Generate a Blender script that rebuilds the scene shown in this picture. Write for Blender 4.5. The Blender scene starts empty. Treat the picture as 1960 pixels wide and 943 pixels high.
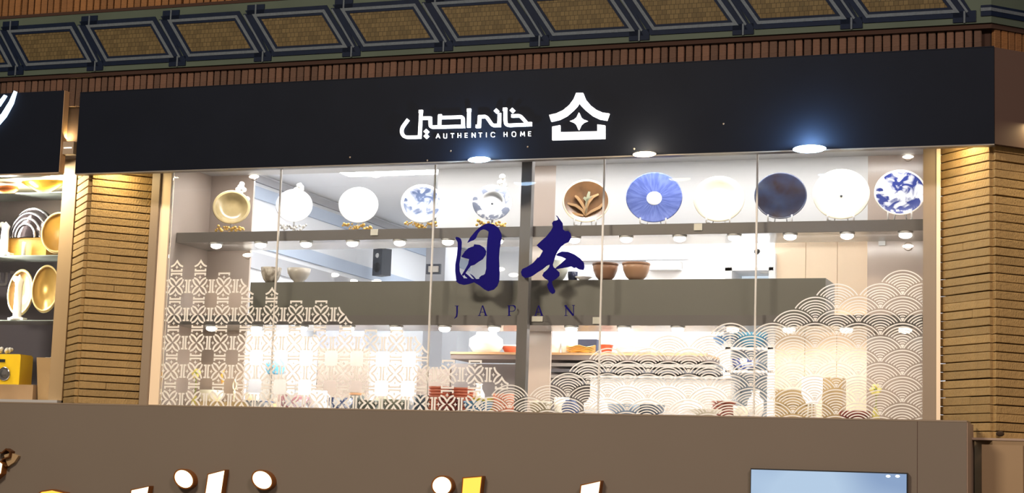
import bpy, bmesh, math, random
from mathutils import Vector, Matrix
from mathutils.geometry import tessellate_polygon
random.seed(7)
S = bpy.context.scene
COL = S.collection
# ------------------------------------------------------------------ camera
F = 3352.75
YAW, PITCH, ROLL = math.radians(-19.98), math.radians(7.5836), math.radians(1.9212)
CAM = Vector((0, -11.5, 1.6))
fw = Vector((math.sin(YAW)*math.cos(PITCH), math.cos(YAW)*math.cos(PITCH), math.sin(PITCH)))
rt = Vector((math.cos(YAW), -math.sin(YAW), 0)); up = rt.cross(fw)
cr, sr = math.cos(ROLL), math.sin(ROLL)
rt, up = cr*rt + sr*up, -sr*rt + cr*up
cd = bpy.data.cameras.new('camera'); cam = bpy.data.objects.new('camera', cd); COL.objects.link(cam)
cam.matrix_world = Matrix((( rt.x, up.x, -fw.x, CAM.x), (rt.y, up.y, -fw.y, CAM.y), (rt.z, up.z, -fw.z, CAM.z), (0, 0, 0, 1)))
cd.sensor_width = 36; cd.lens = F*36/1960; cd.clip_end = 200
S.camera = cam
# ------------------------------------------------------------------ world, lights, exposure
S.view_settings.view_transform = 'Standard'; S.view_settings.look = 'None'
S.view_settings.exposure = 0.0; S.view_settings.gamma = 1; S.view_settings.use_curve_mapping = False
w = bpy.data.worlds.new('night'); S.world = w; w.use_nodes = True
w.node_tree.nodes['Background'].inputs[0].default_value = (1.0, .78, .58, 1)
w.node_tree.nodes['Background'].inputs[1].default_value = .19
def area(name, loc, aim, sx, sy, power, col):
    l = bpy.data.lights.new(name, 'AREA'); l.shape = 'RECTANGLE'; l.size = sx; l.size_y = sy; l.energy = power; l.color = col
    o = bpy.data.objects.new(name, l); COL.objects.link(o); o.location = loc
    o.rotation_euler = (Vector(aim)-Vector(loc)).to_track_quat('-Z', 'Y').to_euler(); return o
area('front_fill', (-7, -10, 8.5), (-5, 0, 2.2), 2.5, 1.0, 1050, (1, .84, .64))  # unseen soft fills added in front for even light on the facade
area('front_fill', (3, -9, 8.5), (-2, 0, 2.2), 2.5, 1.0, 620, (1, .80, .68))
# lamps hidden behind the lower rim of the fascia boxes, washing the piers
area('recess_lamp_or_fill', (-7.45, .02, 3.93), (-7.45, .05, 2.5), .25, .06, 5.5, (1, .78, .42))
area('recess_lamp_or_fill', (-1.14, .02, 3.93), (-1.14, .05, 2.5), .25, .06, 5, (1, .76, .42))
area('recess_lamp_or_fill', (-8.25, .08, 3.93), (-7.85, .2, 2.6), .3, .12, 26, (1, .90, .68))  # added to imitate the left shop's glow on the narrow pier face
area('pier_uplight', (-7.92, -.02, 4.13), (-7.84, .12, 4.42), .05, .04, 5, (1, .80, .36))
area('recess_lamp_or_fill', (-.62, .15, 4.0), (-.6, .1, 2.5), .15, .06, 7, (1, .76, .38))
area('window_head_fill', (-4.2, .10, 4.05), (-4.2, .30, 2.6), 5.4, .05, 26, (1, .95, .88))  # unseen fill added to brighten the decals from the front
area('left_pier_fill', (-8.85, .40, 3.3), (-7.8, .10, 3.0), .08, 1.1, 60, (1, .93, .78))  # unseen fill added beside the view to brighten the narrow pier face
# unseen area lights added to brighten the display case and shop
area('display_case_fill', (-4.2, .52, 3.965), (-4.2, .68, 2.5), 5.4, .08, 52, (1, .97, .95))
area('lower_case_fill', (-4.2, .66, 2.70), (-4.2, .70, 1.9), 5.4, .08, 23, (1, .93, .84))
area('middle_case_fill', (-4.2, .60, 3.35), (-4.2, .95, 2.8), 5.4, .05, 20, (1, .95, .9))
area('board_wash_fill', (-5.9, 1.04, 2.68), (-5.9, 1.22, 1.9), 2.0, .05, 13, (1, .98, .96))  # unseen fill added to whiten the left boards
area('board_wash_fill', (-2.9, 1.02, 2.62), (-2.9, 1.2, 1.9), 2.3, .05, 10, (1, .95, .88))  # same added fill for the right boards
area('left_shop_fill', (-8.7, .6, 3.82), (-8.7, .8, 2.4), 1.0, .2, 46, (1, .83, .52))
area('counter_fill', (-4.2, 1.5, 4.1), (-4.2, 1.6, 2), 5, .3, 150, (1, .97, .94))

# ------------------------------------------------------------------ picture -> world helpers (metres)
def ray(x, y): return fw + (x-980)/F*rt - (y-471.5)/F*up
def P(x, y, Y): d = ray(x, y); return CAM + d*((Y-CAM.y)/d.y)
def PX(x, y, X): d = ray(x, y); return CAM + d*((X-CAM.x)/d.x)
def PZ(x, y, Z): d = ray(x, y); return CAM + d*((Z-CAM.z)/d.z)
def ppm(p): return F/((Vector(p)-CAM).dot(fw))
# ------------------------------------------------------------------ materials
def lin(c): return tuple(((v/255)/12.92 if v/255 <= .04045 else ((v/255+.055)/1.055)**2.4) for v in c)
MATS = {}
def mat(name, rgb, rough=.6, metal=0, emit=0, noise=0, nscale=8, bump=0, bscale=40, rnd=0, trans=0, coat=0, stretch=None, spec=None):
    if name in MATS: return MATS[name]
    m = bpy.data.materials.new(name); m.use_nodes = True; nt = m.node_tree; b = nt.nodes['Principled BSDF']
    c = (*lin(rgb), 1)
    b.inputs['Base Color'].default_value = c; b.inputs['Roughness'].default_value = rough; b.inputs['Metallic'].default_value = metal
    if spec is not None: b.inputs['Specular IOR Level'].default_value = spec
    if coat: b.inputs['Coat Weight'].default_value = coat; b.inputs['Coat Roughness'].default_value = .1
    if emit: b.inputs['Emission Color'].default_value = c; b.inputs['Emission Strength'].default_value = emit
    tc = nt.nodes.new('ShaderNodeTexCoord'); src = tc.outputs['Object']
    if stretch:
        mp = nt.nodes.new('ShaderNodeMapping'); mp.inputs['Scale'].default_value = stretch; nt.links.new(src, mp.inputs['Vector']); src = mp.outputs[0]
    out = None
    if noise:
        n = nt.nodes.new('ShaderNodeTexNoise'); n.inputs['Scale'].default_value = nscale; n.inputs['Detail'].default_value = 5
        nt.links.new(src, n.inputs['Vector'])
        r = nt.nodes.new('ShaderNodeMapRange'); r.inputs['To Min'].default_value = 1-noise; r.inputs['To Max'].default_value = 1+noise
        nt.links.new(n.outputs['Fac'], r.inputs['Value']); out = r.outputs[0]
    if rnd:
        oi = nt.nodes.new('ShaderNodeObjectInfo'); r2 = nt.nodes.new('ShaderNodeMapRange')
        r2.inputs['To Min'].default_value = 1-rnd; r2.inputs['To Max'].default_value = 1+rnd; nt.links.new(oi.outputs['Random'], r2.inputs['Value'])
        if out:
            mm = nt.nodes.new('ShaderNodeMath'); mm.operation = 'MULTIPLY'; nt.links.new(out, mm.inputs[0]); nt.links.new(r2.outputs[0], mm.inputs[1]); out = mm.outputs[0]
        else: out = r2.outputs[0]
    if out:
        v = nt.nodes.new('ShaderNodeVectorMath'); v.operation = 'SCALE'; v.inputs[0].default_value = c[:3]; nt.links.new(out, v.inputs['Scale'])
        nt.links.new(v.outputs[0], b.inputs['Base Color'])
    if bump:
        n = nt.nodes.new('ShaderNodeTexNoise'); n.inputs['Scale'].default_value = bscale; nt.links.new(src, n.inputs['Vector'])
        bp = nt.nodes.new('ShaderNodeBump'); bp.inputs['Strength'].default_value = bump; bp.inputs['Distance'].default_value = .01
        nt.links.new(n.outputs['Fac'], bp.inputs['Height']); nt.links.new(bp.outputs[0], b.inputs['Normal'])
    if trans:
        t = nt.nodes.new('ShaderNodeBsdfTranslucent'); t.inputs[0].default_value = c
        mx = nt.nodes.new('ShaderNodeMixShader'); mx.inputs[0].default_value = trans
        o = nt.nodes['Material Output']; nt.links.new(b.outputs[0], mx.inputs[1]); nt.links.new(t.outputs[0], mx.inputs[2]); nt.links.new(mx.outputs[0], o.inputs[0])
    MATS[name] = m; return m
def glassmat():
    m = bpy.data.materials.new('window_glass'); m.use_nodes = True; nt = m.node_tree; nt.nodes.remove(nt.nodes['Principled BSDF'])
    t = nt.nodes.new('ShaderNodeBsdfTransparent'); t.inputs[0].default_value = (.97, .98, .98, 1)
    g = nt.nodes.new('ShaderNodeBsdfGlossy'); g.inputs['Roughness'].default_value = .02
    fr = nt.nodes.new('ShaderNodeFresnel'); fr.inputs[0].default_value = 1.35
    mx = nt.nodes.new('ShaderNodeMixShader'); nt.links.new(fr.outputs[0], mx.inputs[0]); nt.links.new(t.outputs[0], mx.inputs[1]); nt.links.new(g.outputs[0], mx.inputs[2])
    nt.links.new(mx.outputs[0], nt.nodes['Material Output'].inputs[0]); return m
GLASS = glassmat()
def brickpattern(name, c1, c2, mortar, sx, sz, gap=.06):
    m = bpy.data.materials.new(name); m.use_nodes = True; nt = m.node_tree; b = nt.nodes['Principled BSDF']
    tc = nt.nodes.new('ShaderNodeTexCoord'); mp = nt.nodes.new('ShaderNodeMapping'); mp.inputs['Rotation'].default_value = (math.pi/2, 0, 0)
    nt.links.new(tc.outputs['Object'], mp.inputs[0]); br = nt.nodes.new('ShaderNodeTexBrick')
    br.inputs['Color1'].default_value = (*lin(c1), 1); br.inputs['Color2'].default_value = (*lin(c2), 1); br.inputs['Mortar'].default_value = (*lin(mortar), 1)
    br.inputs['Scale'].default_value = 1; br.inputs['Brick Width'].default_value = sx; br.inputs['Row Height'].default_value = sz
    br.inputs['Mortar Size'].default_value = gap*sz; br.offset = .35
    nt.links.new(mp.outputs[0], br.inputs['Vector']); nt.links.new(br.outputs['Color'], b.inputs['Base Color']); b.inputs['Roughness'].default_value = .6; b.inputs['Specular IOR Level'].default_value = .1
    return m
M = dict(
 sign=mat('black_satin_panel', (20, 24, 34), .5, noise=.15, nscale=3, spec=.04),
 mortar=mat('dark_brown_mortar', (48, 31, 16), .95, noise=.3, nscale=30),
 brick=mat('tan_brick', (160, 132, 86), .8, noise=.2, nscale=9, bump=.6, bscale=45, rnd=.13),
 redbrick=mat('dark_red_brick', (75, 51, 39), .8, noise=.3, nscale=14, bump=.5, rnd=.3),
 orangebrick=mat('orange_brown_brick', (105, 69, 34), .8, noise=.25, nscale=14, bump=.5, rnd=.22),
 redmortar=mat('red_brown_mortar', (41, 21, 13), .95),
 glaze=mat('grey_green_glazed_tile', (64, 74, 67), .6, noise=.28, nscale=2.2, spec=.1),
 navyglaze=mat('navy_glazed_tile', (11, 21, 40), .6, noise=.3, nscale=20, spec=.08),
 greyglaze=mat('pale_grey_glazed_tile', (74, 82, 91), .6, noise=.3, nscale=70, spec=.1),
 mosaic=brickpattern('ochre_mosaic', (88, 76, 52), (72, 62, 42), (54, 46, 31), .032, .034),
 parapet=mat('taupe_cladding', (112, 103, 95), .6, noise=.04, nscale=2, spec=.2),
 parapetside=mat('pale_cladding_edge', (156, 135, 121), .6),
 plinth=mat('beige_stone', (135, 113, 85), .7, noise=.14, nscale=3),
 brownclad=mat('brown_cladding', (80, 64, 59), .6, spec=.1),
 alu=mat('beige_aluminium', (146, 131, 115), .45, noise=.03),
 cream=mat('cream_post', (250, 228, 200), .5),
 seal=mat('clear_seal', (238, 234, 228), .5, trans=.4),
 shelf=mat('dark_grey_shelf', (106, 102, 100), .38, noise=.1, nscale=1.6),
 shelf2=mat('charcoal_grey_board', (108, 107, 100), .45, noise=.08, nscale=2),
 under=mat('grey_satin_underside', (170, 164, 158), .22),
 taupe=mat('taupe_gloss_panel', (176, 160, 149), .22, noise=.05, nscale=1.5),
 white=mat('white_board', (203, 202, 201), .5),
 wall=mat('white_paint', (236, 237, 240), .7),
 cwall=mat('cream_board', (240, 218, 190), .6, noise=.05, nscale=2, stretch=(2, 2, .3)),
 bluegrey=mat('blue_grey_board', (186, 198, 216), .6),
 grey=mat('mid_grey_board', (176, 176, 180), .6),
 dgrey=mat('dark_slate', (66, 70, 78), .5),
 wood=mat('pale_wood', (214, 172, 124), .55, noise=.12, nscale=5, stretch=(1, 1, 6)),
 gold=mat('antique_gold', (206, 170, 96), .35, .6),
 bulb=mat('lamp_bulb_white', (255, 248, 236), .5, emit=9),
 bulbw=mat('lamp_bulb_warm', (255, 226, 180), .5, emit=9),
 bulbb=mat('lamp_bulb_cool', (190, 222, 255), .5, emit=22),
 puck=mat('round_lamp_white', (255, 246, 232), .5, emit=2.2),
 panel=mat('ceiling_fill_panel', (250, 252, 255), .5, emit=20),
 signwhite=mat('backlit_white_acrylic', (255, 255, 255), .5, emit=1.6),
 navy=mat('navy_vinyl', (24, 18, 104), .8, trans=.2, spec=.1),
 vinyl=mat('white_vinyl', (255, 253, 250), .7, trans=.3, spec=.1),
 black=mat('black_plastic', (30, 32, 36), .4),
)
# ------------------------------------------------------------------ mesh helpers
class MB:
    def __init__(s): s.v = []; s.f = []; s.sm = []
    def add(s, vs, fs, smooth=False):
        o = len(s.v); s.v += [tuple(v) for v in vs]; s.f += [tuple(i+o for i in f) for f in fs]; s.sm += [smooth]*len(fs); return s
    def box(s, a, b):
        (x0, y0, z0), (x1, y1, z1) = a, b
        if x0 > x1: x0, x1 = x1, x0
        if y0 > y1: y0, y1 = y1, y0
        if z0 > z1: z0, z1 = z1, z0
        return s.add([(x0,y0,z0),(x1,y0,z0),(x1,y1,z0),(x0,y1,z0),(x0,y0,z1),(x1,y0,z1),(x1,y1,z1),(x0,y1,z1)],
                     [(0,3,2,1),(4,5,6,7),(0,1,5,4),(1,2,6,5),(2,3,7,6),(3,0,4,7)])
    def poly(s, pts, y0, y1, holes=()):
        # polygon in XZ (list of (x,z)) extruded from y0 (front) to y1 (back)
        loops = [list(pts)] + [list(h) for h in holes]
        flat = [p for l in loops for p in l]; n = len(flat)
        tris = tessellate_polygon([[Vector((p[0], p[1], 0)) for p in l] for l in loops])
        def ar(t): a, b, c = (flat[i] for i in t); return (b[0]-a[0])*(c[1]-a[1])-(b[1]-a[1])*(c[0]-a[0])
        fr = [tuple(t) if ar(t) > 0 else (t[0], t[2], t[1]) for t in tris]
        fs = fr + [tuple(i+n for i in (t[0], t[2], t[1])) for t in fr]
        k = 0
        for l in loops:
            m = len(l); A = sum(l[i][0]*l[(i+1) % m][1]-l[(i+1) % m][0]*l[i][1] for i in range(m))
            if l is not loops[0]: A = -A
            for i in range(m):
                a, b = k+i, k+(i+1) % m
                fs.append((a, a+n, b+n, b) if A > 0 else (b, b+n, a+n, a))
            k += m
        return s.add([(p[0], y0, p[1]) for p in flat]+[(p[0], y1, p[1]) for p in flat], fs)
    def stroke(s, pts, wd, y0, y1, closed=False):
        # mitred ribbon in XZ
        n = len(pts); L = []; R = []
        for i in range(n):
            a = Vector(pts[i-1]) if (i > 0 or closed) else None
            p = Vector(pts[i]); b = Vector(pts[(i+1) % n]) if (i < n-1 or closed) else None
            d1 = (p-a).normalized() if a is not None else None; d2 = (b-p).normalized() if b is not None else None
            d = (d1+d2).normalized() if (d1 is not None and d2 is not None and (d1+d2).length > 1e-6) else (d1 if d1 is not None else d2)
            nn = Vector((-d.y, d.x)); k = 1
            if d1 is not None and d2 is not None: k = min(1.8, 1/max(.3, nn.dot(Vector((-d1.y, d1.x)))))
            ww = (wd[i] if isinstance(wd, (list, tuple)) else wd)/2*k
            L.append(p+nn*ww); R.append(p-nn*ww)
        vs = [(q.x, y0, q.y) for q in L]+[(q.x, y0, q.y) for q in R]+[(q.x, y1, q.y) for q in L]+[(q.x, y1, q.y) for q in R]
        fs = []
        for i in range(n if closed else n-1):
            j = (i+1) % n
            fs += [(i, i+n, j+n, j), (i+2*n, j+2*n, j+3*n, i+3*n), (i, j, j+2*n, i+2*n), (i+n, i+3*n, j+3*n, j+n)]
        if not closed: fs += [(0, 2*n, 3*n, n), (n-1, 2*n-1, 4*n-1, 3*n-1)]
        return s.add(vs, fs)
    def lathe(s, prof, n=28, c=(0, 0, 0), smooth=True, scy=1):
        # profile (r, z) about Z
        vs = []; fs = []; m = len(prof)
        for i in range(n):
            a = 2*math.pi*i/n
            for r, z in prof: vs.append((c[0]+r*math.cos(a), c[1]+r*math.sin(a)*scy, c[2]+z))
        for i in range(n):
            for j in range(m-1):
                a = i*m+j; b = ((i+1) % n)*m+j; fs.append((a, b, b+1, a+1))
        return s.add(vs, fs, smooth)
    def tube(s, pts, r, n=8):
        pts = [Vector(p) for p in pts]; vs = []; fs = []
        for i, p in enumerate(pts):
            d = (pts[min(i+1, len(pts)-1)]-pts[max(i-1, 0)]).normalized()
            a = d.orthogonal().normalized() if i == 0 else (a - d*a.dot(d)).normalized()
            b = d.cross(a); rr = r[i] if isinstance(r, (list, tuple)) else r
            for k in range(n):
                t = 2*math.pi*k/n; vs.append(p+(a*math.cos(t)+b*math.sin(t))*rr)
        for i in range(len(pts)-1):
            for k in range(n): fs.append((i*n+k, i*n+(k+1) % n, (i+1)*n+(k+1) % n, (i+1)*n+k))
        fs += [tuple(range(n))[::-1], tuple(range((len(pts)-1)*n, len(pts)*n))]
        return s.add(vs, fs, True)
    def ball(s, c, r, n=10, m=6, sc=(1, 1, 1)):
        prof = [(max(1e-5, math.sin(math.pi*j/m))*r, -math.cos(math.pi*j/m)*r*sc[2]) for j in range(m+1)]
        o = len(s.v); s.lathe(prof, n, (0, 0, 0))
        for i in range(o, len(s.v)): x, y, z = s.v[i]; s.v[i] = (c[0]+x*sc[0], c[1]+y*sc[1], c[2]+z)
        return s
    def mesh(s, name):
        me = bpy.data.meshes.new(name); me.from_pydata(s.v, [], s.f); me.polygons.foreach_set('use_smooth', s.sm); me.update(); return me
    def build(s, name, m, parent=None, loc=None, rot=None):
        o = bpy.data.objects.new(name, s.mesh(name)); COL.objects.link(o); o.data.materials.append(m)
        if parent: o.parent = parent
        if loc is not None: o.location = loc
        if rot: o.rotation_euler = rot
        return o
def tag(o, label=None, cat=None, group=None, kind=None):
    if label: o['label'] = label
    if cat: o['category'] = cat
    if group: o['group'] = group
    if kind: o['kind'] = kind
    return o
def thing(name, label, cat, loc=(0, 0, 0), rotz=0, group=None, rot=None):
    o = bpy.data.objects.new(name, None); COL.objects.link(o); o.empty_display_size = .05
    o.location = loc; o.rotation_euler = rot or (0, 0, rotz); return tag(o, label, cat, group)
def struct(name, label, loc=(0, 0, 0), rotz=0):
    o = bpy.data.objects.new(name, None); COL.objects.link(o); o.location = loc; o.rotation_euler = (0, 0, rotz); return tag(o, label, 'building', kind='structure')
def inst(me, name, m, parent, loc, scale=(1, 1, 1), rot=(0, 0, 0)):
    o = bpy.data.objects.new(name, me); COL.objects.link(o); o.parent = parent; o.location = loc; o.scale = scale; o.rotation_euler = rot
    return o
def bx(name, a, b, m, parent=None): return MB().box(a, b).build(name, m, parent)
ORD = ['first', 'second', 'third', 'fourth', 'fifth', 'sixth', 'seventh', 'eighth', 'ninth', 'tenth', 'eleventh', 'twelfth', 'thirteenth', 'fourteenth']

# ================================================================== SETTING: facade
ground = bx('floor', (-30, -30, -.1), (20, 12, 0), mat('paving', (120, 112, 104), .8, noise=.2)); tag(ground, 'dark paving in front of the shops, below the picture', 'floor', kind='structure')
# --- front wall above the fascia, with soldier courses and glazed frieze
WF = struct('wall_front', 'dark red brick wall above the black signs')
bx('wall_core', (-12, .02, 4.02), (-.92, .30, 6.2), M['redmortar'], WF)
core = MB(); cp = [(-.92, .02), (-.2, .74), (-.2, 1.1), (-.92, .38)]
core.add([(x, y, z) for z in (4.02, 6.2) for x, y in cp], [(0, 3, 2, 1), (4, 5, 6, 7), (0, 1, 5, 4), (1, 2, 6, 5), (2, 3, 7, 6), (3, 0, 4, 7)]); core.build('corner_core', M['redmortar'], WF)
def rbox(w, d, h, j=.0025, seed=0):
    r = random.Random(seed); q = lambda: r.uniform(-j, j)
    b = .004
    m = MB(); vs = []
    for (y, ins) in ((d/2, 0), (-d/2+b, 0), (-d/2, b)):
        for x, z in ((-1, -1), (1, -1), (1, 1), (-1, 1)): vs.append((x*(w/2-ins)+q(), y, z*(h/2-ins)+q()))
    fs = [(3, 2, 1, 0)]
    for l in (0, 4):
        for i in range(4): k = (i+1) % 4; fs.append((l+i, l+k, l+4+k, l+4+i))
    fs.append((8, 9, 10, 11)); m.add(vs, fs); return m
sold = []
for s in range(5):
    me = rbox(.049, .03, 1, .002, s).mesh('brick'); me.materials.append(M['redbrick']); sold.append(me)
soldo = []
for s in range(5):
    me = rbox(.052, .03, 1, .002, 20+s).mesh('brick'); me.materials.append(M['orangebrick']); soldo.append(me)
x = -8.95
while x < -.95:
    inst(random.choice(sold), 'brick', None, WF, (x, random.uniform(-.004, .004), 4.50), (random.uniform(.93, 1.05), 1, .225)); x += .0585
x = -8.95
while x < -6.0:
    inst(random.choice(soldo), 'brick', None, WF, (x, random.uniform(-.004, .004), 5.27), (random.uniform(.93, 1.05), 1, .25)); x += .0615
c45 = math.pi/4
for i in range(6):
    t = .035+.0585*i; inst(soldo[i % 5], 'brick', None, WF, (-.905+t*.7071, t*.7071, 4.50), (1, 1, .225), (0, 0, c45))
# --- glazed frieze
FR = tag(struct('trim_1', 'blue and grey glazed tile frieze with slanted ochre panels'), cat='frieze')
bx('backing_band', (-12, -.05, 4.645), (-.905, .02, 5.118), M['glaze'], FR)
bx('lower_shadow_lip', (-12, -.035, 4.612), (-.905, .02, 4.645), M['redmortar'], FR)  # dark strip standing in for the overhang shadow under the frieze
bx('upper_lip', (-12, -.055, 5.118), (-.905, .02, 5.142), M['redmortar'], FR)
def offs(q, d):
    # parallelogram TL BL BR TR grown by d (horizontal edges by d, slanted by d/cos)
    sx = (q[1][0]-q[0][0])/(q[1][1]-q[0][1]); k = math.hypot(1, sx)*d
    zt, zb = q[0][1]+d, q[1][1]-d
    lx = lambda z: q[1][0]+(z-q[1][1])*sx; rx = lambda z: q[2][0]+(z-q[2][1])*sx
    return [(lx(zt)-k, zt), (lx(zb)-k, zb), (rx(zb)+k, zb), (rx(zt)+k, zt)]
base = [(-.085, 5.01), (.105, 4.732), (.68, 4.732), (.49, 5.01)]
def ring(a, b, y0, y1): return MB().poly(a, y0, y1, holes=[b[::-1]])
R3 = [offs(base, .045), offs(base, .012), offs(base, -.010), offs(base, -.028)]
fm = {}
for nm, m_, bld in (('navy_frame', 'navyglaze', ring(R3[0], R3[1], -.058, -.05)), ('grey_frame', 'greyglaze', ring(R3[1], R3[2], -.062, -.05)),
                    ('inner_frame', 'navyglaze', ring(R3[2], R3[3], -.058, -.05)), ('ochre_panel', 'mosaic', MB().poly(R3[3], -.053, -.05)),
                    ('dividing_line', 'greyglaze', MB().stroke([(-.195+.02, 5.02), (.02, 4.72)], .014, -.062, -.05)),
                    ('divider', 'navyglaze', MB().poly([(-.185, 5.03), (.0, 4.715), (.05, 4.715), (-.135, 5.03)], -.057, -.05))):
    me = bld.mesh(nm); me.materials.append(M[m_]); fm[nm] = me
bm_ = MB().box((-.032, -.058, -.038), (.032, -.05, .038)).mesh('end_block'); bm_.materials.append(M['navyglaze'])
gt = MB().box((-.006, -.06, -.04), (.006, -.05, .04)).mesh('block_gap_line'); gt.materials.append(M['greyglaze'])
for k in range(-1, 11):
    x0 = -8.404+.733*k
    for nm, me in fm.items():
        if x0+.75 > -.9 and nm not in ('dividing_line', 'divider'): continue
        inst(me, nm, None, FR, (x0, 0, 0))
    for dx, dz in ((-.041, 4.692), (.041, 4.692), (-.121, 5.058), (-.039, 5.058)): inst(bm_, 'end_block', None, FR, (x0+dx, 0, dz))
    inst(gt, 'block_gap_line', None, FR, (x0, 0, 4.69)); inst(gt, 'block_gap_line', None, FR, (x0-.08, 0, 5.06))
x0 = -1.07
for nm, (z0, z1), mm, y in (('navy_frame', (4.690, 4.722), 'navyglaze', -.058), ('grey_frame', (4.722, 4.744), 'greyglaze', -.062), ('inner_frame', (4.744, 4.762), 'navyglaze', -.058)):
    bx(nm, (x0+.1, y, z0), (-.905, -.05, z1), M[mm], FR)
    q = MB(); q.add([(xx, yy, z) for z in (z0, z1) for xx, yy in ((-.905, y), (-.905+.6, y+.6), (-.905+.6, y+.64), (-.905, -.01))], [(0, 3, 2, 1), (4, 5, 6, 7), (0, 1, 5, 4), (1, 2, 6, 5), (2, 3, 7, 6), (3, 0, 4, 7)]); q.build(nm, M[mm], FR)
for nm, z0, z1, mm, y in (('backing_band', 4.645, 5.118, 'glaze', -.05), ('lower_shadow_lip', 4.612, 4.645, 'redmortar', -.035)):
    q = MB(); q.add([(xx, yy, z) for z in (z0, z1) for xx, yy in ((-.905, y), (-.305, y+.6), (-.305, y+.7), (-.905, .02))], [(0, 3, 2, 1), (4, 5, 6, 7), (0, 1, 5, 4), (1, 2, 6, 5), (2, 3, 7, 6), (3, 0, 4, 7)]); q.build(nm, M[mm], FR)

# --- brick piers with pointed noses
bricks = []
for s in range(6):
    me = rbox(1, .04, .0515, .0018, 50+s).mesh('brick'); me.materials.append(M['brick']); bricks.append(me)
def pier_face(parent, a, b, z0, z1, seed, pitch=.058, split=.5):
    r = random.Random(seed); a = Vector(a); b = Vector(b); d = b-a; L = d.length; ang = math.atan2(d.y, d.x)
    n = int((z1-z0)/pitch)
    for i in range(n):
        z = z0+pitch*(i+.5); cut = r.uniform(.3, .7)*L
        segs = [(0, L)] if (r.random() > split) else [(0, cut), (cut, L)]
        for s0, s1 in segs:
            c = a + d.normalized()*((s0+s1)/2); nn = Vector((d.y, -d.x)).normalized()*-0
            inst(r.choice(bricks), 'brick', None, parent, (c.x, c.y, z+r.uniform(-.0015, .0015)), (max(.05, (s1-s0)-.003), 1, 1), (0, 0, ang+r.uniform(-.004, .004)))
def prism(parent, pts, z0, z1, m, name):
    n = len(pts); q = MB(); q.add([(x, y, z) for z in (z0, z1) for x, y in pts], [tuple(range(n))[::-1], tuple(range(n, 2*n))]+[(i, (i+1) % n, (i+1) % n+n, i+n) for i in range(n)]); return q.build(name, m, parent)
WL = struct('wall_left', 'tan brick pier with pointed nose left of the main window')
prism(WL, [(-7.975, .315), (-7.675, .015), (-7.375, .315), (-7.375, .6), (-7.975, .6)], 1.0, 4.45, M['mortar'], 'pier_core')
pier_face(WL, (-7.985, .31), (-7.678, .005), 1.95, 4.42, 1, split=.0)
pier_face(WL, (-7.672, .005), (-7.315, .365), 1.95, 4.0, 2, split=.15)
WR = struct('wall_right', 'tan brick pier with pointed nose right of the main window')
prism(WR, [(-1.235, .345), (-.905, .015), (-.30, .62), (-.30, .9), (-1.235, .6)], 1.0, 4.02, M['mortar'], 'pier_core')
pier_face(WR, (-1.26, .355), (-.908, .005), 1.95, 4.0, 3, pitch=.0560, split=.3)
pier_face(WR, (-.902, .005), (-.36, .547), 1.95, 4.0, 4, pitch=.0560, split=.8)
# --- parapet
PAR = struct('wall_parapet', 'taupe cladding parapet along the bottom of the shop windows')
bx('cladding_panel', (-12, -.35, -.0), (-1.036, -.10, 2.052), M['parapet'], PAR)
bx('top_edge', (-12, -.352, 2.046), (-1.034, -.09, 2.056), mat('parapet_edge', (130, 116, 102), .5), PAR)
bx('end_return', (-1.036, -.345, 0), (-1.030, .05, 2.046), M['parapetside'], PAR)
bx('panel_seam', (-1.335, -.3505, 0), (-1.331, -.34, 2.046), M['brownclad'], PAR)
PL = struct('wall_plinth', 'beige stone plinth under the right brick pier')
prism(PL, [(-1.03, .12), (-.905, -.05), (-.30, -.05), (-.30, .6), (-1.03, .6)], 0, 1.955, M['plinth'], 'plinth_block')
bx('plinth_cap', (-1.03, -.055, 1.948), (-.30, .3, 1.962), M['parapetside'], PL)
bx('plinth_panel', (-.97, -.062, 0), (-.72, -.05, 1.92), mat('beige_stone_light', (146, 123, 95), .7, noise=.1, nscale=2), PL)
MB().ball((0, 0, 0), .022, sc=(1.2, .6, .8)).build('stone_knot', M['mortar'], PL, (-.86, -.03, 1.99))

# ================================================================== SIGNBOARD
SB = thing('shop_signboard', 'long black signboard with white lettering above the main window', 'sign')
sy = -.085
a0, a1 = P(150, 178, sy), P(1903, 90, sy); b0, b1 = P(147, 331, sy), P(1903, 276, sy)
sx0, sx1, sz0, sz1 = (a0.x+b0.x)/2, (a1.x+b1.x)/2, (b0.z+b1.z)/2, (a0.z+a1.z)/2
bx('board', (sx0, sy, sz0), (sx1, -.025, sz1), M['sign'], SB)
bx('bottom_rim', (sx0, sy-.003, sz0-.008), (sx1, -.02, sz0), mat('grey_rim', (120, 116, 112), .4), SB)
bx('top_rim', (sx0, sy-.003, sz1), (sx1, -.02, sz1+.006), M['sign'], SB)
q = MB(); q.add([(xx, yy, z) for z in (sz0, sz1) for xx, yy in ((sx1+.002, sy+.004), (sx1+.6, sy+.604), (sx1+.6, sy+.66), (sx1+.002, -.025))], [(0, 3, 2, 1), (4, 5, 6, 7), (0, 1, 5, 4), (1, 2, 6, 5), (2, 3, 7, 6), (3, 0, 4, 7)])
q.build('side_cladding', M['brownclad'], SB)
ly = sy-.018
def zpts(pts, ox, oy, sc, Y):
    return [(lambda v: (v.x, v.z))(P(ox+a/sc, oy+b/sc, Y)) for a, b in pts]
LZ = (740, 160, 6.5333)
def rnd(pts, r=.3, it=2):
    # Chaikin rounding, keeping ends
    for _ in range(it):
        out = [pts[0]]
        for i in range(len(pts)-1):
            a, b = pts[i], pts[i+1]
            if i > 0: out.append((a[0]*.75+b[0]*.25, a[1]*.75+b[1]*.25))
            if i < len(pts)-2: out.append((a[0]*.25+b[0]*.75, a[1]*.25+b[1]*.75))
        out.append(pts[-1]); pts = out
    return pts
SW = .0228
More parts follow.
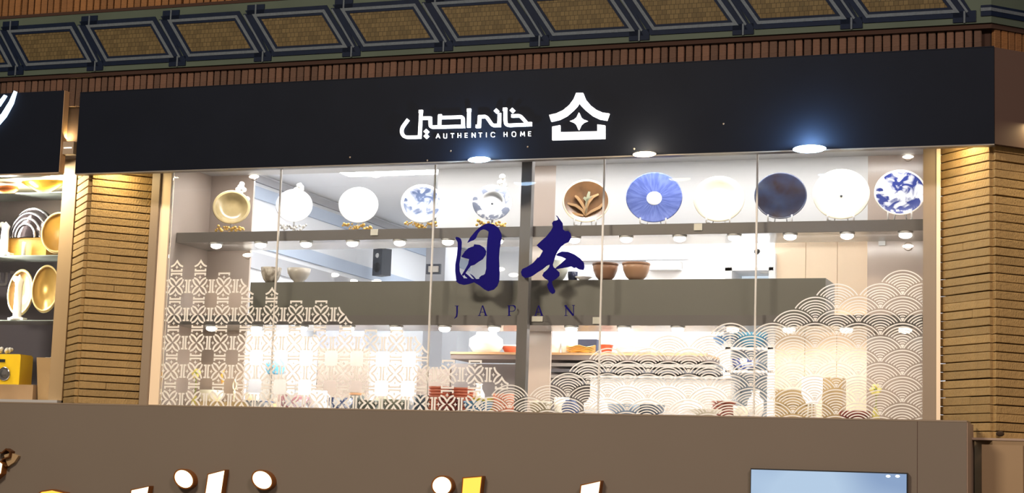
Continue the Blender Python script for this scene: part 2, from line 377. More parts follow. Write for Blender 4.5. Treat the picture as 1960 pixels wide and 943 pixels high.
strokes = [
 [rnd([(265, 445), (222, 502), (183, 560), (185, 625), (225, 668), (300, 668), (370, 667)]), [(360, 667), (408, 665), (425, 335)], [(400, 347), (446, 345)]],
 [rnd([(440, 430), (500, 429), (542, 428)], it=0), rnd([(540, 412), (540, 490), (545, 542), (620, 540), (700, 539)]), [(690, 539), (952, 531), (950, 520)],
  rnd([(950, 545), (950, 470), (948, 412), (880, 416), (800, 419), (690, 420)]), [(700, 420), (640, 422)], [(655, 538), (658, 388)], [(645, 402), (682, 398)]],
 [[(1022, 547), (1026, 318)], [(1002, 332), (1048, 328)]],
 [[(1112, 532), (1170, 530)], [(1152, 540), (1158, 400)], rnd([(1142, 412), (1200, 411), (1240, 408), (1275, 455), (1320, 522), (1380, 519)]), [(1370, 519), (1402, 518), (1406, 385)], [(1388, 385), (1424, 384)]],
 [[(1452, 320), (1500, 318)], rnd([(1480, 310), (1480, 400), (1480, 480), (1500, 520), (1600, 515), (1700, 512)]), [(1690, 512), (1810, 508)], [(1770, 498), (1810, 497)],
  rnd([(1556, 400), (1610, 399), (1665, 398), (1705, 440), (1760, 505)])],
]
for st in strokes:
    m_ = MB()
    for i, s_ in enumerate(st): m_.stroke(zpts(s_, *LZ, ly), SW, ly+.0004*i, sy)
    m_.build('letter', M['signwhite'], SB)
for cx, cy in ((1370, 340), (1570, 333), (493, 598), (493, 655)):
    MB().poly(zpts([(cx-33, cy), (cx, cy+33), (cx+33, cy), (cx, cy-33)], *LZ, ly), ly, sy).build('diamond_dot', M['signwhite'], SB)
# latin line, one mesh per letter, drawn as strokes on a 0..1 x 0..1 cell
GL = {
 'A': [[(0, 0), (.45, 1)], [(.45, 1), (.9, 0)], [(.17, .33), (.73, .33)]],
 'U': [rnd([(.05, 1), (.05, .5), (.05, 0), (.4, -.02), (.75, 0), (.75, .5), (.75, 1)])],
 'T': [[(0, .95), (.8, .95)], [(.4, .98), (.4, 0)]],
 'H': [[(.05, 1), (.05, 0)], [(.75, 1), (.75, 0)], [(.05, .5), (.75, .5)]],
 'E': [[(.08, 1), (.08, 0)], [(.05, .95), (.65, .95)], [(.05, .5), (.58, .5)], [(.05, .05), (.65, .05)]],
 'N': [[(.05, 0), (.05, 1)], [(.07, .97), (.78, .03)], [(.8, 0), (.8, 1)]],
 'I': [[(.4, 0), (.4, 1)]],
 'C': [rnd([(.88, .8), (.7, .98), (.4, 1.03), (.05, .85), (-.03, .5), (.05, .15), (.4, -.03), (.7, .02), (.88, .2)])],
 'O': [rnd([(.45, 1), (.1, .98), (-.03, .5), (.1, .02), (.45, 0), (.8, .02), (.93, .5), (.8, .98), (.45, 1)])],
 'M': [[(.0, 0), (.08, 1)], [(.08, 1), (.47, .25)], [(.47, .25), (.86, 1)], [(.86, 1), (.94, 0)]],
}
txt = [('A', 632), ('U', 725), ('T', 815), ('H', 902), ('E', 990), ('N', 1080), ('T', 1165), ('I', 1240), ('C', 1320), ('H', 1480), ('O', 1582), ('M', 1690), ('E', 1785)]
for i, (ch, cx) in enumerate(txt):
    by = 679-(cx-605)*.0235; hh = 58
    m_ = MB()
    for j, s_ in enumerate(GL[ch]):
        m_.stroke(zpts([(cx+(a-.42)*hh*.92, by-b*hh) for a, b in s_], *LZ, ly), .0036, sy-.008+.0003*j, sy)
    m_.build('small_letter', M['signwhite'], SB)
EZ = (740, 160, 4.261)
roof = [(1545, 75), (1600, 75), (1622, 130), (1660, 175), (1710, 213), (1760, 235), (1815, 243), (1795, 300), (1735, 290), (1680, 264), (1625, 220), (1590, 185), (1569, 158),
        (1552, 185), (1520, 218), (1470, 262), (1410, 293), (1342, 309), (1325, 255), (1385, 241), (1440, 215), (1490, 173), (1525, 125)]
MB().poly(zpts(roof, *EZ, ly), ly, sy).build('emblem_roof', M['signwhite'], SB)
MB().poly(zpts([(1567, 235), (1585, 275), (1606, 292), (1638, 303), (1606, 316), (1585, 335), (1565, 377), (1546, 335), (1526, 318), (1493, 305), (1526, 293), (1548, 275)], *EZ, ly), ly, sy).build('emblem_star', M['signwhite'], SB)
MB().poly(zpts([(1350, 350), (1413, 338), (1413, 395), (1718, 388), (1718, 332), (1780, 340), (1780, 448), (1350, 460)], *EZ, ly), ly, sy).build('emblem_base', M['signwhite'], SB)
for cx, cy in ((670, 301), (818, 307), (863, 289), (1010, 281), (1385, 237), (1214, 285)):
    v = P(cx, cy, sy); MB().ball((0, 0, 0), .007, 8, 4, (1, .5, 1)).build('screw_head', M['alu'], SB, (v.x, sy-.001, v.z))
# three dome lamps on the lower rim
for i, (cx, cy, mm, wd, lab) in enumerate(((922, 311, 'bulbb', 46, 'cool white dome lamp under the sign, left of the mullion'), (1237, 301, 'bulbw', 46, 'warm white dome lamp under the middle of the sign'), (1552, 289, 'bulbb', 64, 'widest cool white dome lamp under the right half of the sign'))):
    v = P(cx, cy, sy); r_ = wd/2/ppm(v)
    t = thing('dome_lamp', lab, 'lamp', (v.x, sy-.05, sz0-.004), group='dome lamps under the signboard')
    MB().ball((0, 0, 0), r_, 18, 10, (1, .30, .24)).build('bulb', M[mm], t)
    l = bpy.data.lights.new('dome_lamp_glow', 'POINT'); l.energy = (15, 7, 19)[i]; l.color = ((.45, .72, 1), (1, .74, .42), (.45, .74, 1))[i]; l.shadow_soft_size = .015
    o = bpy.data.objects.new('dome_lamp_glow', l); COL.objects.link(o); o.location = (v.x, sy-.105, sz0+.012)
    MB().box((-r_*.9, .0, .004), (r_*.9, .046, .010)).build('mounting_plate', M['alu'], t)
v0, v1 = P(120, 296, -.04), P(146, 264, -.04)
t = thing('uplight_fixture', 'small grey light fixture in the gap between the two signs', 'lamp', ((v0.x+v1.x)/2, -.04, v0.z))
MB().box((-.05, -.02, 0), (.05, .04, .10)).build('housing', M['alu'], t); MB().box((-.035, -.024, .045), (.035, -.02, .053)).build('strip', M['puck'], t)
# left neighbour's black sign
LS = thing('neighbour_signboard', 'black signboard of the left neighbour, cut by the left edge', 'sign')
lx1 = P(118, 250, sy-.0).x; lz0, lz1 = P(60, 331, sy).z, P(60, 176, sy).z
bx('board', (-10.5, sy, lz0), (lx1, -.02, lz1), M['sign'], LS)
bx('side_cladding', (lx1, sy, lz0), (lx1+.004, -.018, lz1), mat('tan_cladding', (160, 128, 96), .6), LS)
bx('bottom_rim', (-10.5, sy-.003, lz0-.012), (lx1, -.02, lz0), M['alu'], LS)
neon = [(lambda v: (v.x, v.z))(P(a, b, sy-.03)) for a, b in ((-40, 262), (-12, 240), (6, 220), (20, 196), (28, 174))]
MB().stroke(neon, [.035, .04, .034, .026, .008], sy-.035, sy).build('glowing_letter_stroke', mat('cool_neon', (190, 222, 255), .5, emit=3), LS)
neon = [(lambda v: (v.x, v.z))(P(a, b, sy-.03)) for a, b in ((-30, 215), (-4, 200), (9, 182))]
MB().stroke(neon, [.025, .02, .01], sy-.035, sy).build('glowing_letter_stroke', MATS['cool_neon'], LS)

# ================================================================== WINDOW
W1 = tag(struct('window_1', 'wide shop window of five frameless panes'), cat='window')
gy = .35
js = [-7.16] + [P(px, py, gy).x for px, py in ((533, 440), (833, 340), (1157, 320), (1450, 310))] + [-1.375]
for i in range(5): bx('pane', (js[i]+.004, gy-.005, 1.95), (js[i+1]-.004, gy+.005, 4.15), GLASS, W1)
for i in range(1, 5): bx('joint_seal', (js[i]-.006, gy-.007, 1.95), (js[i]+.006, gy+.007, 4.15), M['seal'], W1)
bx('outer_frame', (-7.315, .30, 1.9), (-7.245, .37, 4.15), M['alu'], W1)
bx('side_post', (-7.243, .325, 1.9), (-7.158, .37, 4.15), M['cream'], W1)
bx('outer_frame', (-1.377, .30, 1.9), (-1.285, .37, 4.15), M['alu'], W1)
bx('edge_strip', (-1.288, .285, 1.9), (-1.262, .30, 4.15), M['cream'], W1)
bx('window_sill', (-7.3, .2, 1.9), (-1.27, .36, 2.0), M['alu'], W1)

# ---- decals on the glass
dy0, dy1 = .3415, .3445
LD = thing('lattice_decal', 'white flower lattice vinyl on the lower left panes', 'decal', (0, 0, 0))
HX, HZ = .10475, .1095
def house(m_, cx, cz, d):
    # d: 0 below centre (upright), 1 above, 2 left, 3 right ; (u across, v away from centre)
    def T(u, v):
        if d == 0: return (cx+u*HX, cz-v*HZ)
        if d == 1: return (cx+u*HX, cz+v*HZ)
        if d == 2: return (cx-v*HX, cz+u*HZ)
        return (cx+v*HX, cz+u*HZ)
    w_ = .0133
    arm = rnd([(0, .19), (.10, .34), (.26, .50), (.50, .595)], it=2)
    m_.stroke([T(-u, v) for u, v in arm[::-1]]+[T(u, v) for u, v in arm[1:]], w_, dy0, dy1)
    m_.poly([T(u, v) for u, v in ((0, .49), (.04, .59), (.145, .63), (.04, .67), (0, .77), (-.04, .67), (-.145, .63), (-.04, .59))], dy0, dy1)
    m_.stroke([T(-.42, .745), (T(-.42, .9)), T(.42, .9), T(.42, .745)], w_*.95, dy0-.0003, dy1)
shapes = {}
def motif(ds):
    key = ''.join(map(str, ds))
    if key not in shapes:
        m_ = MB()
        for d in ds: house(m_, 0, 0, d)
        me = m_.mesh('flower_motif'); me.materials.append(M['vinyl']); shapes[key] = me
    return shapes[key]
def lat(i, j, ds): inst(motif(ds), 'flower_motif' if len(ds) == 4 else 'border_motif', None, LD, (-7.073+.2095*i, 0, 3.003-.219*j))
ext = {0: 3, 1: 7, 2: 10, 3: 13, 4: 13}
for j, n in ext.items():
    for i in range(n): lat(i, j, (0, 1, 2, 3))
for i, j, ds in ((0, -1, (0,)), (1, -1, (0,)), (3, 0, (0, 2)), (4, 0, (0,)), (7, 1, (0, 2)), (10, 2, (0, 2)), (13, 3, (0, 2))): lat(i, j, ds)
WD = thing('wave_decal', 'white overlapping wave fans vinyl on the lower right panes', 'decal')
RW, PW, HW = .163, .2915, .0893
rads = [1, .863, .749, .645, .53, .42, .311, .216, .125]
def fan(clipx=None):
    m_ = MB()
    for k, q in enumerate(rads):
        run = []; n = 72
        def flush():
            if len(run) > 1: m_.stroke(list(run), .0082, dy0+.0002*k, dy1)
            run.clear()
        for i in range(n+1):
            a = math.pi*(1-i/n); x_, z_ = RW*q*math.cos(a), RW*q*math.sin(a)
            ok = all(math.hypot(x_-cx, z_+HW) > RW*1.072 for cx in (-PW/2, PW/2))
            if clipx is not None and x_ > clipx: ok = False
            if ok: run.append((x_, z_))
            else: flush()
        flush()
    zb = -.014
    m_.poly([(-.014, .022), (0, zb+.01), (.014, .022)], dy0, dy1)
    return m_
fm_full = fan().mesh('wave_fan'); fm_full.materials.append(M['vinyl'])
left = {0: (1728, 564), 1: (1602, 590), 2: (1560, 614), 3: (1518, 640), 4: (1401, 662), 5: (1276, 688), 6: (1163, 711), 7: (1124, 736), 8: (1086, 760), 9: (980, 782), 10: (938, 806), 11: (900, 828)}
for r_, (px, py) in left.items():
    off = .5 if r_ % 2 else 0.0
    xl = P(px, py, .343).x; k = off if off == 0 else -.5
    while True:
        x_ = -1.515-PW*k
        if x_ < xl-.1: break
        z_ = 2.914-HW*r_
        if x_+RW > -1.385:
            me = fan(-1.383-x_).mesh('wave_fan'); me.materials.append(M['vinyl'])
        else: me = fm_full
        inst(me, 'wave_fan', None, WD, (x_, 0, z_)); k += 1
CDc = thing('calligraphy_decal', 'navy brush calligraphy with JAPAN lettering on the middle panes', 'decal')
CZ = (840, 400, 4.287)
cals = [
 [[(140, 227), (160, 230), (180, 243), (188, 270), (186, 320), (178, 390), (167, 450), (170, 510), (182, 538), (200, 556), (205, 600), (150, 596), (142, 575), (140, 555), (134, 510), (135, 455), (148, 380), (155, 300), (153, 270), (135, 240)],
  [(233, 277), (255, 235), (300, 180), (340, 145), (380, 122), (408, 115), (450, 125), (490, 155), (510, 195), (516, 225), (508, 270), (498, 330), (493, 400), (496, 470), (498, 530), (495, 590), (480, 630), (450, 660), (405, 673), (375, 660), (335, 628), (288, 600), (245, 615), (205, 622), (165, 612), (140, 592),
   (150, 572), (200, 566), (250, 568), (290, 573), (325, 572), (352, 556), (378, 530), (388, 490), (388, 440), (390, 400), (392, 330), (397, 260), (405, 215), (408, 185), (390, 173), (365, 165), (340, 175), (320, 200), (303, 240), (285, 255), (260, 263)],
  [(183, 392), (215, 345), (245, 318), (285, 305), (290, 288), (335, 293), (370, 315), (388, 345), (384, 375), (360, 410), (320, 435), (290, 457), (262, 465), (235, 498), (205, 545), (185, 545), (215, 495), (240, 450), (248, 410), (215, 402)],
  [(205, 515), (240, 542), (275, 574), (245, 575), (215, 550)], [(250, 526), (280, 545), (305, 572), (290, 573), (270, 550)], [(330, 562), (350, 545), (382, 535), (380, 550), (340, 575)]],
 [[(958, 52), (972, 56), (988, 78), (1015, 115), (1018, 165), (1035, 180), (1062, 178), (1082, 200), (1086, 235), (1068, 268), (1030, 285), (1000, 310), (975, 345), (958, 380), (945, 420), (935, 455), (940, 475), (958, 488), (990, 520), (990, 545), (965, 570), (930, 590), (928, 610), (940, 640), (955, 670), (950, 688), (930, 696), (910, 680), (895, 650), (888, 620), (900, 600), (898, 585),
   (870, 570), (848, 545), (860, 520), (890, 495), (905, 475), (909, 455), (885, 465), (855, 490), (800, 525), (770, 547), (735, 560), (705, 565), (680, 545), (673, 515), (685, 490), (720, 475), (760, 450), (800, 418), (830, 385), (853, 342), (820, 315), (802, 297), (835, 265), (880, 225), (920, 175), (935, 145), (928, 115), (940, 97), (965, 93), (978, 85), (972, 68)],
  [(960, 377), (980, 360), (1010, 347), (1060, 350), (1110, 370), (1160, 405), (1190, 440), (1195, 475), (1187, 499), (1150, 495), (1125, 478), (1110, 484), (1085, 470), (1050, 478), (1020, 482), (970, 492), (955, 492), (962, 478), (1000, 448), (1043, 408), (1010, 392), (975, 384)],
  [(728, 475), (775, 440), (812, 395), (820, 402), (780, 450), (735, 482)], [(1000, 478), (1065, 456), (1080, 464), (1010, 486)]]]
for c_ in cals:
    m_ = MB()
    for i, pl in enumerate(c_): m_.poly(zpts(pl, *CZ, dy0), dy0-.0004*i, dy1)
    m_.build('brush_character', M['navy'], CDc)
def letter(parts):
    m_ = MB()
    for i, (s_, wd) in enumerate(parts): m_.stroke(zpts(s_, *CZ, dy0), [v/4.287/278 for v in wd] if isinstance(wd, tuple) else wd/4.287/278, dy0-.0002*i, dy1)
    m_.build('letter', M['navy'], CDc)
letter([([(131, 793), (161, 793)], 5), ([(149, 792), (149, 850), (145, 880), (127, 897)], (14, 14, 12, 5))])
def LA(x): letter([([(x+37, 790), (x+11, 873)], 6), ([(x+39, 790), (x+66, 873)], (8, 15)), ([(x+20, 845), (x+56, 845)], 5), ([(x, 873), (x+24, 873)], 5), ([(x+50, 873), (x+77, 873)], 5)])
LA(320); LA(780)
letter([([(576, 792), (576, 873)], 13), ([(563, 792), (590, 792)], 5), ([(563, 873), (590, 873)], 5), (rnd([(580, 792), (610, 790), (626, 800), (626, 826), (610, 838), (582, 838)]), (5, 5, 7, 9, 12, 13, 13, 12, 9, 7, 5, 5, 5, 5, 5, 5, 5, 5, 5, 5, 5))])
letter([([(1042, 790), (1042, 873)], 6), ([(1036, 790), (1103, 873)], 15), ([(1105, 789), (1105, 873)], 6), ([(1030, 790), (1050, 790)], 5), ([(1030, 873), (1055, 873)], 5), ([(1093, 789), (1115, 789)], 5)])

# ================================================================== DISPLAY CASE AND SHOP INTERIOR
CE = struct('ceiling', 'white ceiling panel of the display case')
bx('display_ceiling', (-7.16, .36, 3.98), (-1.37, .97, 4.02), M['white'], CE)
bx('shop_ceiling', (-7.6, .97, 4.30), (-1.1, 9.0, 4.36), M['wall'], CE)
bx('ceiling_riser', (-7.6, .95, 4.02), (-1.1, .98, 4.36), M['wall'], CE)
bx('floor_shop', (-7.6, .36, .9), (-1.1, 9.0, 1.0), mat('shop_floor', (190, 186, 180), .4)).name = 'floor_2'
tag(bpy.data.objects['floor_2'], 'pale shop floor behind the parapet', 'floor', kind='structure')
WI = struct('wall_back', 'white back and side walls of the shop')
bx('back_wall', (-7.6, 8.0, 1.0), (-1.1, 8.1, 4.3), M['wall'], WI)
bx('side_wall', (-7.7, .97, 1.0), (-7.6, 8.0, 4.3), M['wall'], WI)
bx('side_wall', (-1.2, .97, 1.0), (-1.1, 8.0, 4.3), M['wall'], WI)
bx('display_side_panel', (-7.2, .37, 1.9), (-7.16, .98, 4.0), M['taupe'], WI)
bx('display_side_panel', (-1.375, .37, 1.9), (-1.335, .98, 4.0), M['taupe'], WI)
# dark strips along the left wall of the shop
for z0, z1, mm in ((3.62, 3.74, 'bluegrey'), (3.42, 3.57, 'grey'), (4.21, 4.275, 'grey'), (4.06, 4.17, 'bluegrey')):
    bx('wall_strip', (-7.6, 1.2, z0), (-7.57, 7.9, z1), M[mm], WI)
def board(name, label, x0p, x1p, y, z0, z1, mm, cat, th=.02, ref=500):
    a, b = P(x0p, ref, y), P(x1p, ref, y); return tag(bx(name, (a.x, y, z0), (b.x, y+th, z1), M[mm]), label, cat)
def rectp(x0, y0, x1, y1, Y): a, b = P(x0, y0, Y), P(x1, y1, Y); return a.x, b.x, b.z, a.z
bx('back_panel', (-7.16, .95, 1.9), (-6.77, .975, 3.98), M['taupe'], WI)
bx('back_panel', (-1.84, .95, 1.9), (-1.375, .975, 3.98), M['taupe'], WI)
bx('back_panel', (-4.40, .95, 1.9), (-4.19, .975, 3.98), M['taupe'], WI)
bx('white_back_panel', (-5.16, .95, 3.40), (-4.40, .97, 3.98), M['white'], WI)
bx('white_back_panel', (-4.19, .95, 3.40), (-1.84, .97, 3.98), M['white'], WI)
def shelf(label, z0, z1):
    t = thing('display_shelf', label, 'shelf', (0, 0, 0))
    bx('fascia', (-7.158, .45, z0), (-1.378, .465, z1), M['shelf'], t)
    bx('shelf_board', (-7.158, .465, z0+.012), (-1.378, .945, z1), M['shelf'], t)
    bx('underside', (-7.158, .465, z0), (-1.378, .945, z0+.012), M['under'], t); return t
shelf('upper dark grey shelf carrying the row of plates', 3.362, 3.440)
shelf('lower dark grey shelf under the long charcoal box', 2.715, 2.788)
tag(bx('charcoal_box', (P(478, 570, .55).x, .55, 2.79), (P(1580, 570, .55).x, .93, 3.055), M['shelf2']), 'long charcoal grey box with bowls standing on it', 'box')
tag(bx('central_post', (-4.265, .385, 1.9), (-4.185, .447, 3.98), M['shelf']), 'dark grey vertical post dividing the display', 'post')
# spotlights under the two shelves
sx = [-6.827+.391*k for k in range(7)] + [-3.886+.3947*k for k in range(7)]
dome = MB().ball((0, 0, 0), .045, 14, 8, (1, .8, .5)).mesh('bulb'); dome.materials.append(M['bulb'])
rim = MB().lathe([(.03, .0), (.052, .0), (.052, .012), (.03, .012)], 18).mesh('rim'); rim.materials.append(M['white'])
for z, nm in ((3.338, 'upper'), (2.690, 'lower')):
    for i, x_ in enumerate(sx):
        side = 'left' if i < 7 else 'right'; k = i % 7
        t = thing('shelf_spotlight', f'{ORD[k]} white spotlight under the {nm} shelf, counted rightwards in its {side} half', 'lamp', (x_, .50, z), group=f'spotlights under the {nm} shelf')
        inst(dome, 'bulb', None, t, (0, 0, 0)); inst(rim, 'rim', None, t, (0, 0, .012))
# small glowing ovals standing in for lamp reflections in the taupe panels
for px, py, lab in ((393, 342, 'oval lamp reflection high on the left taupe panel, farther left'), (486, 338, 'oval lamp reflection high on the left taupe panel, farther right'), (379, 489, 'oval lamp reflection on the left taupe panel under the shelf, farther left'), (474, 488, 'oval lamp reflection on the left taupe panel under the shelf, farther right'),
                    (1738, 300, 'oval lamp reflection above the blue and white plate at the right end'), (1738, 471, 'oval lamp reflection on the right taupe panel under the shelf')):
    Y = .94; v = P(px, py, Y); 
    t = thing('oval_reflection', lab, 'lamp', v); MB().ball((0, 0, 0), 11/ppm(v), 16, 6, (1, .3, .34)).build('lens', M['puck'], t)
    MB().lathe([(.026, 0), (.032, 0), (.032, .004), (.026, .004)], 18).build('reflection_rim', M['alu'], t, (0, .008, 0), (math.pi/2, 0, 0))
for px, py, w_, h_, Y, lab in ((357, 413, 11, 17, .90, 'small white tag on the left end of the display'), (1688, 460, 13, 19, .93, 'small white tag on the right taupe panel'), (716, 444, 15, 12, .44, 'small pale tag on the upper shelf front, left half'),
                           (1336, 434, 16, 13, .44, 'small pale tag on the upper shelf front, right half'), (1141, 613, 14, 13, .44, 'small cream tag on the lower shelf front'), (1028, 610, 22, 10, .44, 'cream paper tab on the lower shelf front by the post')):
    v = P(px, py, Y); k = ppm(v); b_ = tag(bx('tag', (v.x-w_/2/k, Y, v.z-h_/2/k), (v.x+w_/2/k, Y+.006, v.z+h_/2/k), M['white'] if Y > .5 else mat('pale_paper', (215, 212, 200), .6)), lab, 'tag')

# ---- plates
def platemat(name, rgb, rgb2, kind, rough=.25):
    m = bpy.data.materials.new(name); m.use_nodes = True; nt = m.node_tree; b = nt.nodes['Principled BSDF']; b.inputs['Roughness'].default_value = rough
    tc = nt.nodes.new('ShaderNodeTexCoord'); N = nt.nodes.new; Lk = nt.links.new
    ramp = N('ShaderNodeValToRGB'); ramp.color_ramp.elements[0].color = (*lin(rgb), 1); ramp.color_ramp.elements[1].color = (*lin(rgb2), 1)
    if kind == 'noise':
        n = N('ShaderNodeTexNoise'); n.inputs['Scale'].default_value = 11; n.inputs['Detail'].default_value = 7; n.inputs['Distortion'].default_value = 1.2; Lk(tc.outputs['Object'], n.inputs[0]); Lk(n.outputs['Fac'], ramp.inputs[0])
        ramp.color_ramp.elements[0].position = .44; ramp.color_ramp.elements[1].position = .54
    elif kind == 'soft':
        n = N('ShaderNodeTexNoise'); n.inputs['Scale'].default_value = 7; n.inputs['Detail'].default_value = 4; Lk(tc.outputs['Object'], n.inputs[0]); Lk(n.outputs['Fac'], ramp.inputs[0])
        ramp.color_ramp.elements[0].position = .3; ramp.color_ramp.elements[1].position = .7
    elif kind == 'rays':
        sp = N('ShaderNodeSeparateXYZ'); Lk(tc.outputs['Object'], sp.inputs[0]); at = N('ShaderNodeMath'); at.operation = 'ARCTAN2'; Lk(sp.outputs[0], at.inputs[0]); Lk(sp.outputs[1], at.inputs[1])
        mu = N('ShaderNodeMath'); mu.operation = 'MULTIPLY'; mu.inputs[1].default_value = 5; Lk(at.outputs[0], mu.inputs[0])
        n = N('ShaderNodeTexNoise'); n.noise_dimensions = '2D'; n.inputs['Scale'].default_value = 1.3; n.inputs['Detail'].default_value = 4
        cb = N('ShaderNodeCombineXYZ'); Lk(mu.outputs[0], cb.inputs[0]); ln = N('ShaderNodeVectorMath'); ln.operation = 'LENGTH'; Lk(tc.outputs['Object'], ln.inputs[0])
        m2 = N('ShaderNodeMath'); m2.operation = 'MULTIPLY'; m2.inputs[1].default_value = 8; Lk(ln.outputs['Value'], m2.inputs[0]); Lk(m2.outputs[0], cb.inputs[1]); Lk(cb.outputs[0], n.inputs[0]); Lk(n.outputs['Fac'], ramp.inputs[0])
        ramp.color_ramp.elements[0].position = .35; ramp.color_ramp.elements[1].position = .68
    Lk(ramp.outputs[0], b.inputs['Base Color']); return m
def plate(px, py, rpx, label, cmat, rmat, deep=.12, tilt=20, centre=None, rimw=.14, stand='easel', slabel=None, Y=.56, flat=.93):
    v = P(px, py, Y); r = rpx/ppm(v)
    yaw = math.atan2(CAM.x-v.x, -(CAM.y-v.y))*.85   # turned towards the street corner
    rot = (math.radians(90-tilt), 0, yaw)
    t = thing('display_plate', label, 'plate', v, rot=rot, group='plates on the upper shelf')
    # local +Z faces the street
    d = deep*r
    MB().lathe([(1e-4, -d), (r*.35, -d), (r*.6, -d*.85), (r*(.88-rimw), -d*.3), (r*(1-rimw), -.0)], 48).build('well', cmat, t); well = t.children[0]
    MB().lathe([(r*(1-rimw), 0), (r*.97, .1*d), (r, .05*d), (r*.995, -.12*d), (r*.8, -.8*d), (r*.4, -1.35*d), (1e-4, -1.35*d)], 48).build('rim', rmat, t)
    if centre: MB().lathe([(1e-4, -d+.006), (r*centre[0]*.8, -d+.006), (r*centre[0], -d+.002)], 28).build('centre_medallion', centre[1], well)
    if slabel:
        zb = 3.44; bt = v.z-r*math.cos(math.radians(tilt)); 
        st = thing('plate_stand', slabel, 'stand', (v.x, Y, zb), yaw, 'plate stands on the upper shelf')
        if stand == 'easel':
            for s in (-1, 1): MB().tube([(s*r*.45, -.33*r-.03, .004), (s*r*.45, -.33*r-.025, max(.02, bt-zb+r*.14)), ], .006).build('prong', M['white'], st); MB().tube([(s*r*.45, -.33*r-.025, .008), (s*r*.25, .09, .02), (s*r*.1, .13, r*1.0)], .005).build('leg', M['white'], st)
        else:
            rr = random.Random(px); m_ = MB()
            for i in range(26):
                a = (i/25-.5)*1.7; m_.ball((a*r*.85, -.03+rr.uniform(-.012, .012), rr.uniform(.008, .05)+abs(a)*.012), rr.uniform(.007, .014), 8, 5)
            m_.build('carved_base', M['gold'] if stand != 'white' else M['white'], st)
            MB().tube([(0, .06, .01), (0, .12, r*1.2), (0, .14, 2.1*r)], .008).build('back_post', M['white'], st)
            if stand == 'finial' or stand == 'white':
                m_ = MB(); ox = r*.42 if px != 563 else .03
                for i in range(22):
                    u = rr.uniform(0, 1); m_.ball((ox+rr.uniform(-1, 1)*(1-u)*.075, .10+rr.uniform(-.02, .02), 2.0*r+u*.14-.01), rr.uniform(.012, .022), 8, 5)
                m_.build('carved_finial', mat('ivory_porcelain', (250, 246, 238), .35), st)
    return t
ivory = mat('cream_glaze', (244, 234, 212), .25); whiteg = mat('white_glaze', (250, 250, 250), .25)
plate(443, 396, 36, 'tan glazed dish left of all plates, on carved gold stand', platemat('tan_glaze', (136, 116, 78), (166, 146, 104), 'soft'), mat('tan_rim', (180, 158, 114), .3), .3, 18, stand='finial', slabel='gold stand with white blossom finial behind the tan dish')
plate(563, 393, 35, 'second plate from the left, white with faint marks', platemat('faint_print', (246, 246, 246), (226, 226, 226), 'soft'), whiteg, .15, 18, stand='white', slabel='white stand with pointed finial behind the faintly printed plate')
plate(686, 392, 38, 'plain white plate third from the left', whiteg, whiteg, .2, 18, stand='carved', slabel='low carved gold stand under the third plate from the left')
plate(808, 389, 41, 'grey blue and white painted plate straddling a pane joint', platemat('grey_blue_print', (96, 110, 142), (190, 196, 216), 'noise'), whiteg, .15, 18, stand='carved', slabel='low carved gold stand under the grey blue painted plate')
pt5 = platemat('grey_flower_border', (126, 132, 150), (240, 240, 242), 'noise')
t5 = plate(942, 387, 38, 'white plate with grey flower border beside the central post', whiteg, pt5, .16, 18, centre=(.06, M['dgrey']), rimw=.36, stand='finial', slabel='carved gold stand left of the central post')
t6 = plate(1122, 384, 46, 'brown plate with raised long-leaved plant, right of the central post', platemat('brown_glaze', (92, 68, 48), (132, 94, 60), 'soft'), mat('cream_rim', (238, 220, 190), .3), .16, 18, slabel='white easel under the brown plant plate', rimw=.08)
r6 = 46/ppm(P(1122, 384, .56))
leafm = mat('tan_raised_leaf', (176, 136, 92), .35); palem = mat('pale_green_leaf', (150, 150, 122), .4)
for i, (pts, mm) in enumerate((([(0, -.75), (.02, -.35), (.1, -.05), (.3, .25), (.55, .38)], leafm), ([(0, -.75), (-.05, -.4), (-.2, -.1), (-.4, .18), (-.52, .28)], leafm), ([(-.02, -.7), (-.15, -.45), (-.45, -.22), (-.85, -.12)], leafm),
                    ([(.02, -.7), (.25, -.5), (.6, -.3), (.8, -.05)], leafm), ([(0, -.6), (.03, -.1), (.08, .3), (.12, .5)], palem), ([(.05, 0), (-.05, .15), (-.12, .2)], palem), ([(.05, .05), (.2, .2), (.27, .25)], palem), ([(-.1, -.72), (-.4, -.66), (-.7, -.6)], leafm))):
    n = len(pts); ww = [r6*(.035+.09*math.sin(math.pi*(k+.4)/(n+.2))) for k in range(n)]
    m_ = MB().stroke([(a*r6*.92, b*r6*.92) for a, b in pts], ww, -.004, .004)
    m_.v = [(x, z, -.12*r6*1.0+y-.0+.008) for x, y, z in m_.v]; m_.build('leaf', mm, t6)
t7 = plate(1252, 377, 54, 'largest blue ribbed plate with white centre', platemat('blue_rays', (74, 88, 146), (96, 110, 170), 'rays'), platemat('blue_rays_rim', (70, 84, 142), (96, 110, 168), 'rays'), .10, 18, centre=(.27, whiteg), rimw=.06, slabel='white easel under the blue ribbed plate')
plate(1376, 380, 49, 'plain cream white plate right of the blue ribbed plate', ivory, ivory, .22, 18, slabel='white easel under the plain cream plate')
plate(1494, 374, 50, 'dark brown and steel blue mottled plate', platemat('dark_mottle', (44, 30, 24), (46, 56, 80), 'soft', .15), platemat('dark_rim', (60, 50, 48), (76, 88, 116), 'soft', .12), .12, 18, rimw=.05, slabel='white easel under the dark mottled plate')
plate(1610, 371, 54, 'large cream white plate with one dark centre dot', ivory, ivory, .16, 18, centre=(.045, M['dgrey']), slabel='white easel under the dotted cream plate')
plate(1723, 368, 49, 'blue and white painted plate at the right end', platemat('blue_white_paint', (52, 66, 138), (235, 238, 248), 'noise'), mat('cream_rim2', (244, 236, 228), .3), .12, 18, rimw=.07, slabel='white easel under the plate at the right end')

